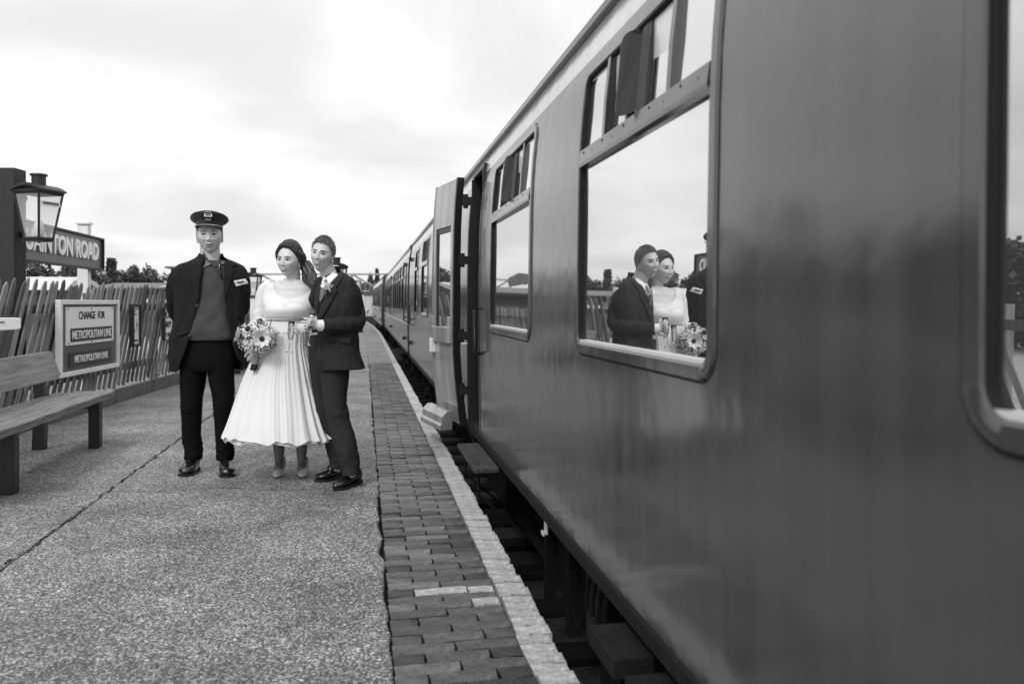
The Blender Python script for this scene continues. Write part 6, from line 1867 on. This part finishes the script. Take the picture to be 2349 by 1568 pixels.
face(tree_g, HG, gbody, open_eye=.0050, lipm='lip_m', browm='brow', browt=.0028, mouth_w=.0300, teeth=True, smile=1.5, look=.003)
# right arm round the bride's back
# short textured hair
gh = MB(); V = []; Fq = []; nu, nv = 72, 44
def hairline(a):   # lowest polar angle covered, by direction round the head (a=-90 is the face)
    s_ = math.sin(a)
    if s_ < 0: return R(52) + R(40) * (1 - min(1, -s_ * 1.10)) ** 1.4
    return R(92) + R(28) * s_
for j in range(nv + 1):
    for k in range(nu):
        a = 2 * math.pi * k / nu; lim = hairline(a); ph = lim * j / nv
        sx, sy, sz = math.cos(a) * math.sin(ph), math.sin(a) * math.sin(ph), math.cos(ph)
        th = (.004 + .012 * max(0, sz) ** .7) * (1 if j < nv - 2 else .3) + .0025 * noise.noise(Vector((sx * 9, sy * 9, sz * 9)))
        V.append(((.074 + th) * sx, (.0965 + th) * sy, (.1185 + th) * sz))
for j in range(nv):
    for k in range(nu): k2 = (k + 1) % nu; Fq.append((j * nu + k, (j + 1) * nu + k, (j + 1) * nu + k2, j * nu + k2))
gh.add(V, Fq, HG); gho = gh.build('hair', M['hair_brown'], groom, smooth=True)
st = MB(); r9 = random.Random(4)
for i in range(1500):
    a = r9.uniform(0, 6.283); lim = hairline(a) * .98; ph = lim * math.sqrt(r9.random()); 
    sx, sy, sz = math.cos(a) * math.sin(ph), math.sin(a) * math.sin(ph), math.cos(ph)
    th = .002 + .009 * max(0, sz) ** .7
    p = Vector(((.074 + th) * sx, (.0965 + th) * sy, (.1185 + th) * sz)); nrm = Vector((sx / .075, sy / .097, sz / .118)).normalized()
    up_ = Vector((r9.gauss(0, .25), -.5 * max(0, sz) + .5 * (1 - max(0, sz)), -.75 * (1 - max(0, sz)))) + Vector((.25, 0, 0)) * max(0, sz)
    ln = .011 + .008 * max(0, sz); d = (nrm * (.12 + .30 * max(0, sz)) + up_ * 1.0).normalized() * ln
    st.tube([tuple(p), tuple(p + d * .55 + nrm * .0015), tuple(p + d)], [.0017, .0019, .0005], 4, HG)
st.build('hair_tufts', M['hair_brown'], gho, smooth=True)['kind'] = 'stuff'
# waistcoat + shirt under the jacket
wc = MB(); WR = [trow(745, 782, 628, .062, .04), trow(735, 800, 645, .09), trow(724, 815, 670, .11, .02), trow(723, 816, 710, .118, .01), trow(728, 815, 745, .112, .01), trow(730, 815, 775, .112, .01), trow(728, 815, 800, .112, .02)]
torso(wc, WR, 34, 48, lambda z, a: .002 * noise.noise(Vector((a * 2, z * 9, 5))))
wco = wc.build('waistcoat', M['suit'], groom, smooth=True)
mm = MB(); mm.add(wc.v, wc.f); mm.add(hb.v, hb.f); tw = bvh(mm)
drape(F, tw, [(752, 640), (768, 612), (771, 622), (765, 645), (745, 672), (736, 690), (730, 690), (729, 668), (732, 648), (735, 628), (740, 640)], 'shirt', 'shirt_front', groom, .003, .003, .010)
shp = MB(); shp.add(wc.v, wc.f); shp.add(hb.v, hb.f)
drape(F, tw, [(742, 636), (752, 628), (764, 612), (773, 606), (775, 614), (768, 632), (757, 646), (749, 654)], 'shirt', 'shirt_collar', groom, .010, .006, .008)
drape(F, tw, [(742, 637), (738, 634), (733, 646), (735, 653), (741, 646)], 'shirt', 'shirt_collar', groom, .010, .006, .008)
drape(F, tw, [(740, 641), (747, 641), (748, 651), (743, 656), (736, 651)], 'tie', 'tie_knot', groom, .014, .008, .008)
drape(F, tw, [(737, 652), (744, 655), (744, 668), (738, 688), (733, 694), (731, 690), (731, 668)], 'tie', 'tie', groom, .010, .006, .008)
# jacket : opening on the picture's left
jk = MB()
JR = [trow(756, 780, 608, .060, .055), trow(750, 782, 620, .072, .045), trow(737, 800, 632, .100), trow(729, 814, 645, .122, .02), trow(722, 822, 670, .135, .01), trow(721, 824, 705, .140, .0), trow(724, 821, 740, .135, .0), trow(725, 821, 775, .140, .0), trow(724, 826, 815, .150, .0), trow(725, 836, 846, .155, .0)]
JP = [(604, 774), (620, 772), (632, 771), (645, 762), (672, 749), (700, 738), (728, 729), (750, 726), (775, 726.5), (815, 725.5), (838, 729), (846, 742), (852, 752)]
JZ = [L(770, p[0])[2] for p in JP]
jC = cat_rom(JR, 60); jz = jC[::-1, 2]
def garc(z):
    x = np.interp(z, JZ[::-1], [F.L(p[1], p[0], -.11)[0] for p in JP][::-1])
    a = np.interp(z, jz, jC[::-1, 0]); b = np.interp(z, jz, jC[::-1, 1]); cx, rx = (a + b) / 2, (b - a) / 2
    q = max(-1, min(1, (x - cx) / rx)); ang = -math.acos(math.copysign(abs(q) ** (1 / .85), q))
    return (-math.pi - R(8), max(ang, -math.pi + R(6)))
def gw(z, a): return (.006 * ridge((math.cos(a) * 4 + z * 5, z * 5, 7), .3) + .004 * ridge((math.cos(a) * 5 - z * 7, z * 7, 2), .3) - .003) + .003 * noise.noise(Vector((math.cos(a) * 3, z * 6, 12))) + .004 * noise.noise(Vector((math.cos(a) * 6 + z * 6, z * 9, 3)))
torso(jk, JR, 60, 64, gw, garc, .012)
def garm(u, a, p):
    w = .003 * noise.noise(Vector((p.x * 12, p.z * 14, a)))
    w += cloth(u, a, 2, 20, .0045, 1.8) + cloth(u, a, 6, 34, .003, 2.4) * math.exp(-((u - .45) / .2) ** 2)
    return w
limb(jk, [L(788, 648, .03) + (.035, .06), L(802, 655, .03) + (.050, .074), L(811, 675, .03) + (.056, .078), L(817, 702, .045) + (.052, .068), L(822, 728, .05) + (.050, .058)], 34, 28, wr=lambda u, a, p: .004 * noise.noise(Vector((p.x * 12, p.z * 14, a))))
limb(jk, [L(818, 712, .05) + (.052, .050), L(820, 735, .03) + (.056, .052), L(805, 746, -.06) + (.055, .050), L(780, 748, -.14) + (.050, .046), L(757, 747, -.19) + (.045, .041), L(737.5, 746.5, -.225) + (.040, .037)], 60, 28, ref=(0, 1, .25), wr=garm)
# right sleeve round the bride's back
limb(jk, [L(740, 645, .05) + (.05, .06), L(733, 668, .12) + (.055, .06), L(722, 700, .30) + (.050, .052), L(700, 725, .52) + (.045, .045), L(672, 740, .56) + (.040, .040)], 34, 22, ref=(0, 1, .2), wr=garm)
jk = remesh(jk, .0062, 2, .5); jko = jk.build('jacket', M['suit'], groom, smooth=True); tj = bvh(jk)
ja = MB(); ja.add(jk.v, jk.f); ja.add(wc.v, wc.f); tja = bvh(ja)
drape(F, tja, [(775, 605), (783, 617), (786, 628), (778, 650), (770, 660), (776, 664), (758, 700), (744, 722), (733, 738), (729, 737), (733, 715), (745, 685), (757, 655), (769, 632), (772, 618)], 'suit2', 'lapel', jko, .006, .006, .010)
drape(F, tja, [(733, 640), (736, 650), (730, 668), (729, 690), (727, 720), (722.5, 715), (722, 690), (724, 665)], 'suit2', 'lapel', jko, .004, .006, .010)
drape(F, tj, [(748, 692), (754, 680), (763, 689), (762, 693)], 'tie', 'pocket_square', jko, .006, .005, .008)
drape(F, tj, [(746, 694), (764, 691), (764, 694), (747, 697.5)], 'suit2', 'breast_pocket', jko, .005, .004, .006)
drape(F, tj, [(757, 766), (805, 775), (804, 790), (760, 779)], 'suit2', 'pocket_flap', jko, .005, .004, .010)
for x, y in ((729.5, 725), (729, 711)):
    p = L(x, y, -.12); h = tw.ray_cast(Vector((p[0], -.6, p[2])), Vector((0, 1, 0)))
    if h[0]: MB().ball(h[0] + Vector((0, -.004, 0)), (.006, .004, .006), 8, 5).build('button', M['visor'], wco, smooth=True)
# shirt cuff
cf = MB(); limb(cf, [L(741, 746.5, -.225) + (.040, .036), L(733.5, 746, -.235) + (.036, .033), L(729.5, 746, -.240) + (.036, .032)], 8, 24, ref=(0, 1, .25)); cf.build('shirt_cuff', M['shirt'], groom, smooth=True)
MB().tube([tuple(GH @ Vector((-.095 - .0, .010 * math.cos(a) , -.010 + .0105 * math.sin(a)))) for a in [k * math.pi / 6 for k in range(13)]], .0014, 5).build('ring', M['silver'], groom)
# trousers
tr = MB()
torso(tr, [trow(728, 812, 790, .11, .02), trow(722, 812, 820, .12, .03), trow(730, 800, 850, .11, .03)], 12, 30)
limb(tr, [L(765, 825, -.01) + (.100, .11), L(768, 860, -.02) + (.098, .105), L(768, 900, -.04) + (.084, .09), L(770, 930, -.05) + (.074, .082), L(777, 965, -.05) + (.074, .08), L(787, 1000, -.06) + (.078, .080), L(797, 1040, -.07) + (.070, .074), L(804, 1072, -.07) + (.060, .072), L(806, 1090, -.08) + (.058, .074)], 70, 30, wr=legw(3, .40, .80))
limb(tr, [L(736, 770, .05) + (.085, .11), L(738, 815, .06) + (.09, .11), L(740, 860, .07) + (.085, .1), L(748, 920, .09) + (.072, .08), L(757, 970, .11) + (.068, .075), L(768, 1020, .13) + (.062, .07), L(775, 1055, .14) + (.056, .066), L(775, 1072, .14) + (.054, .07)], 60, 28, wr=legw(8, .42, .80))
tr.build('trousers', M['suit'], groom, smooth=True)
shoe(groom, gp(F, 822, .04), gp(F, 767, -.20), M['shoe'], w=.048, top=.105, hgt=.075, pointed=.8)
shoe(groom, gp(F, 786, .16), gp(F, 722, .07), M['shoe'], w=.046, top=.105, hgt=.075, pointed=.8)
# buttonhole flowers
bh_l = L(750, 658, -.17)
bt = empty('buttonhole', tuple(Matrix.Translation(F.loc) @ Matrix.Rotation(-YAW, 4, 'Z') @ Vector(bh_l)), -YAW, "small spray of white flowers pinned to the groom's lapel", 'buttonhole')
fl_ = MB(); st_ = MB()
for i in range(46):
    p = Vector((r9.gauss(.004, .016), r9.gauss(-.012, .006), r9.gauss(0, .016))); petals(fl_, p, (r9.gauss(0, .4), -1, r9.gauss(.2, .4)), r9.uniform(.004, .0065), 5, .3, i)
    st_.tube([tuple(p), (p.x * .3 - .004, .006, -.03)], .0009, 4)
fl_.build('small_flowers', M['petal'], bt)['kind'] = 'stuff'
petals_ = MB(); petals(petals_, (-.016, -.012, .010), (-.5, -1, .5), .022, 7, .5, 1); petals_.build('white_rose', M['petal'], bt)
st_.tube([(-.004, .006, -.03), (-.014, .006, -.07)], .004, 6); st_.build('stems', M['fol'], bt)

# ============================================================ champagne flutes
def flute(fig, px_rim, py_rim, px_base, py_base, dy, label, fill=.8, rim=None):
    Mw = Matrix.Translation(fig.loc) @ Matrix.Rotation(-YAW, 4, 'Z')
    b = Vector(fig.L(px_base, py_base, dy)); r_ = Vector(fig.L(px_rim, py_rim, dy)); ax = (r_ - b); H_ = ax.length
    q = Vector((0, 0, 1)).rotation_difference(ax.normalized())
    root = empty('champagne_flute', tuple(Mw @ b), 0, label, 'glass')
    root.rotation_mode = 'QUATERNION'; root.rotation_quaternion = (Mw.to_3x3() @ q.to_matrix()).to_quaternion()
    s = H_ / .22
    prof = [(.001, .0), (.029, .0), (.030, .0015), (.012, .004), (.0045, .010), (.0035, .040), (.0038, .066), (.006, .078), (.014, .095), (.021, .125), (.0235, .155), (.0225, .190), (.0205, .22), (.0193, .22), (.0212, .19), (.0222, .155), (.0196, .126), (.0125, .098), (.002, .086)]
    MB().lathe([(a * s, z * s) for a, z in prof], 24).build('glass', M['clear'], root, smooth=True)
    wz = .086 + (.22 - .086) * fill
    pr = [(.0015, .087), (.0118, .099), (.0190, .1265), (.0216, .155), (.0206, .19)]
    pr = [(a, z) for a, z in pr if z < wz]; pr.append((float(np.interp(wz, [.086, .099, .1265, .155, .19, .22], [.0015, .0118, .0190, .0216, .0206, .0187])), wz)); pr.append((.0005, wz))
    MB().lathe([(a * s, z * s) for a, z in pr], 20).build('wine', M['wine'], root, smooth=True)
    return root
flute(Fig(660, 5.78), 669, 737, 663.5, 808, -.36, "flute of sparkling wine held in the bride's hand, in front of her skirt", .9)
flute(Fig(775, 5.5), 716.5, 718, 706.5, 791.5, -.26, "half-empty flute in the groom's hand, dark suit behind it", .35)
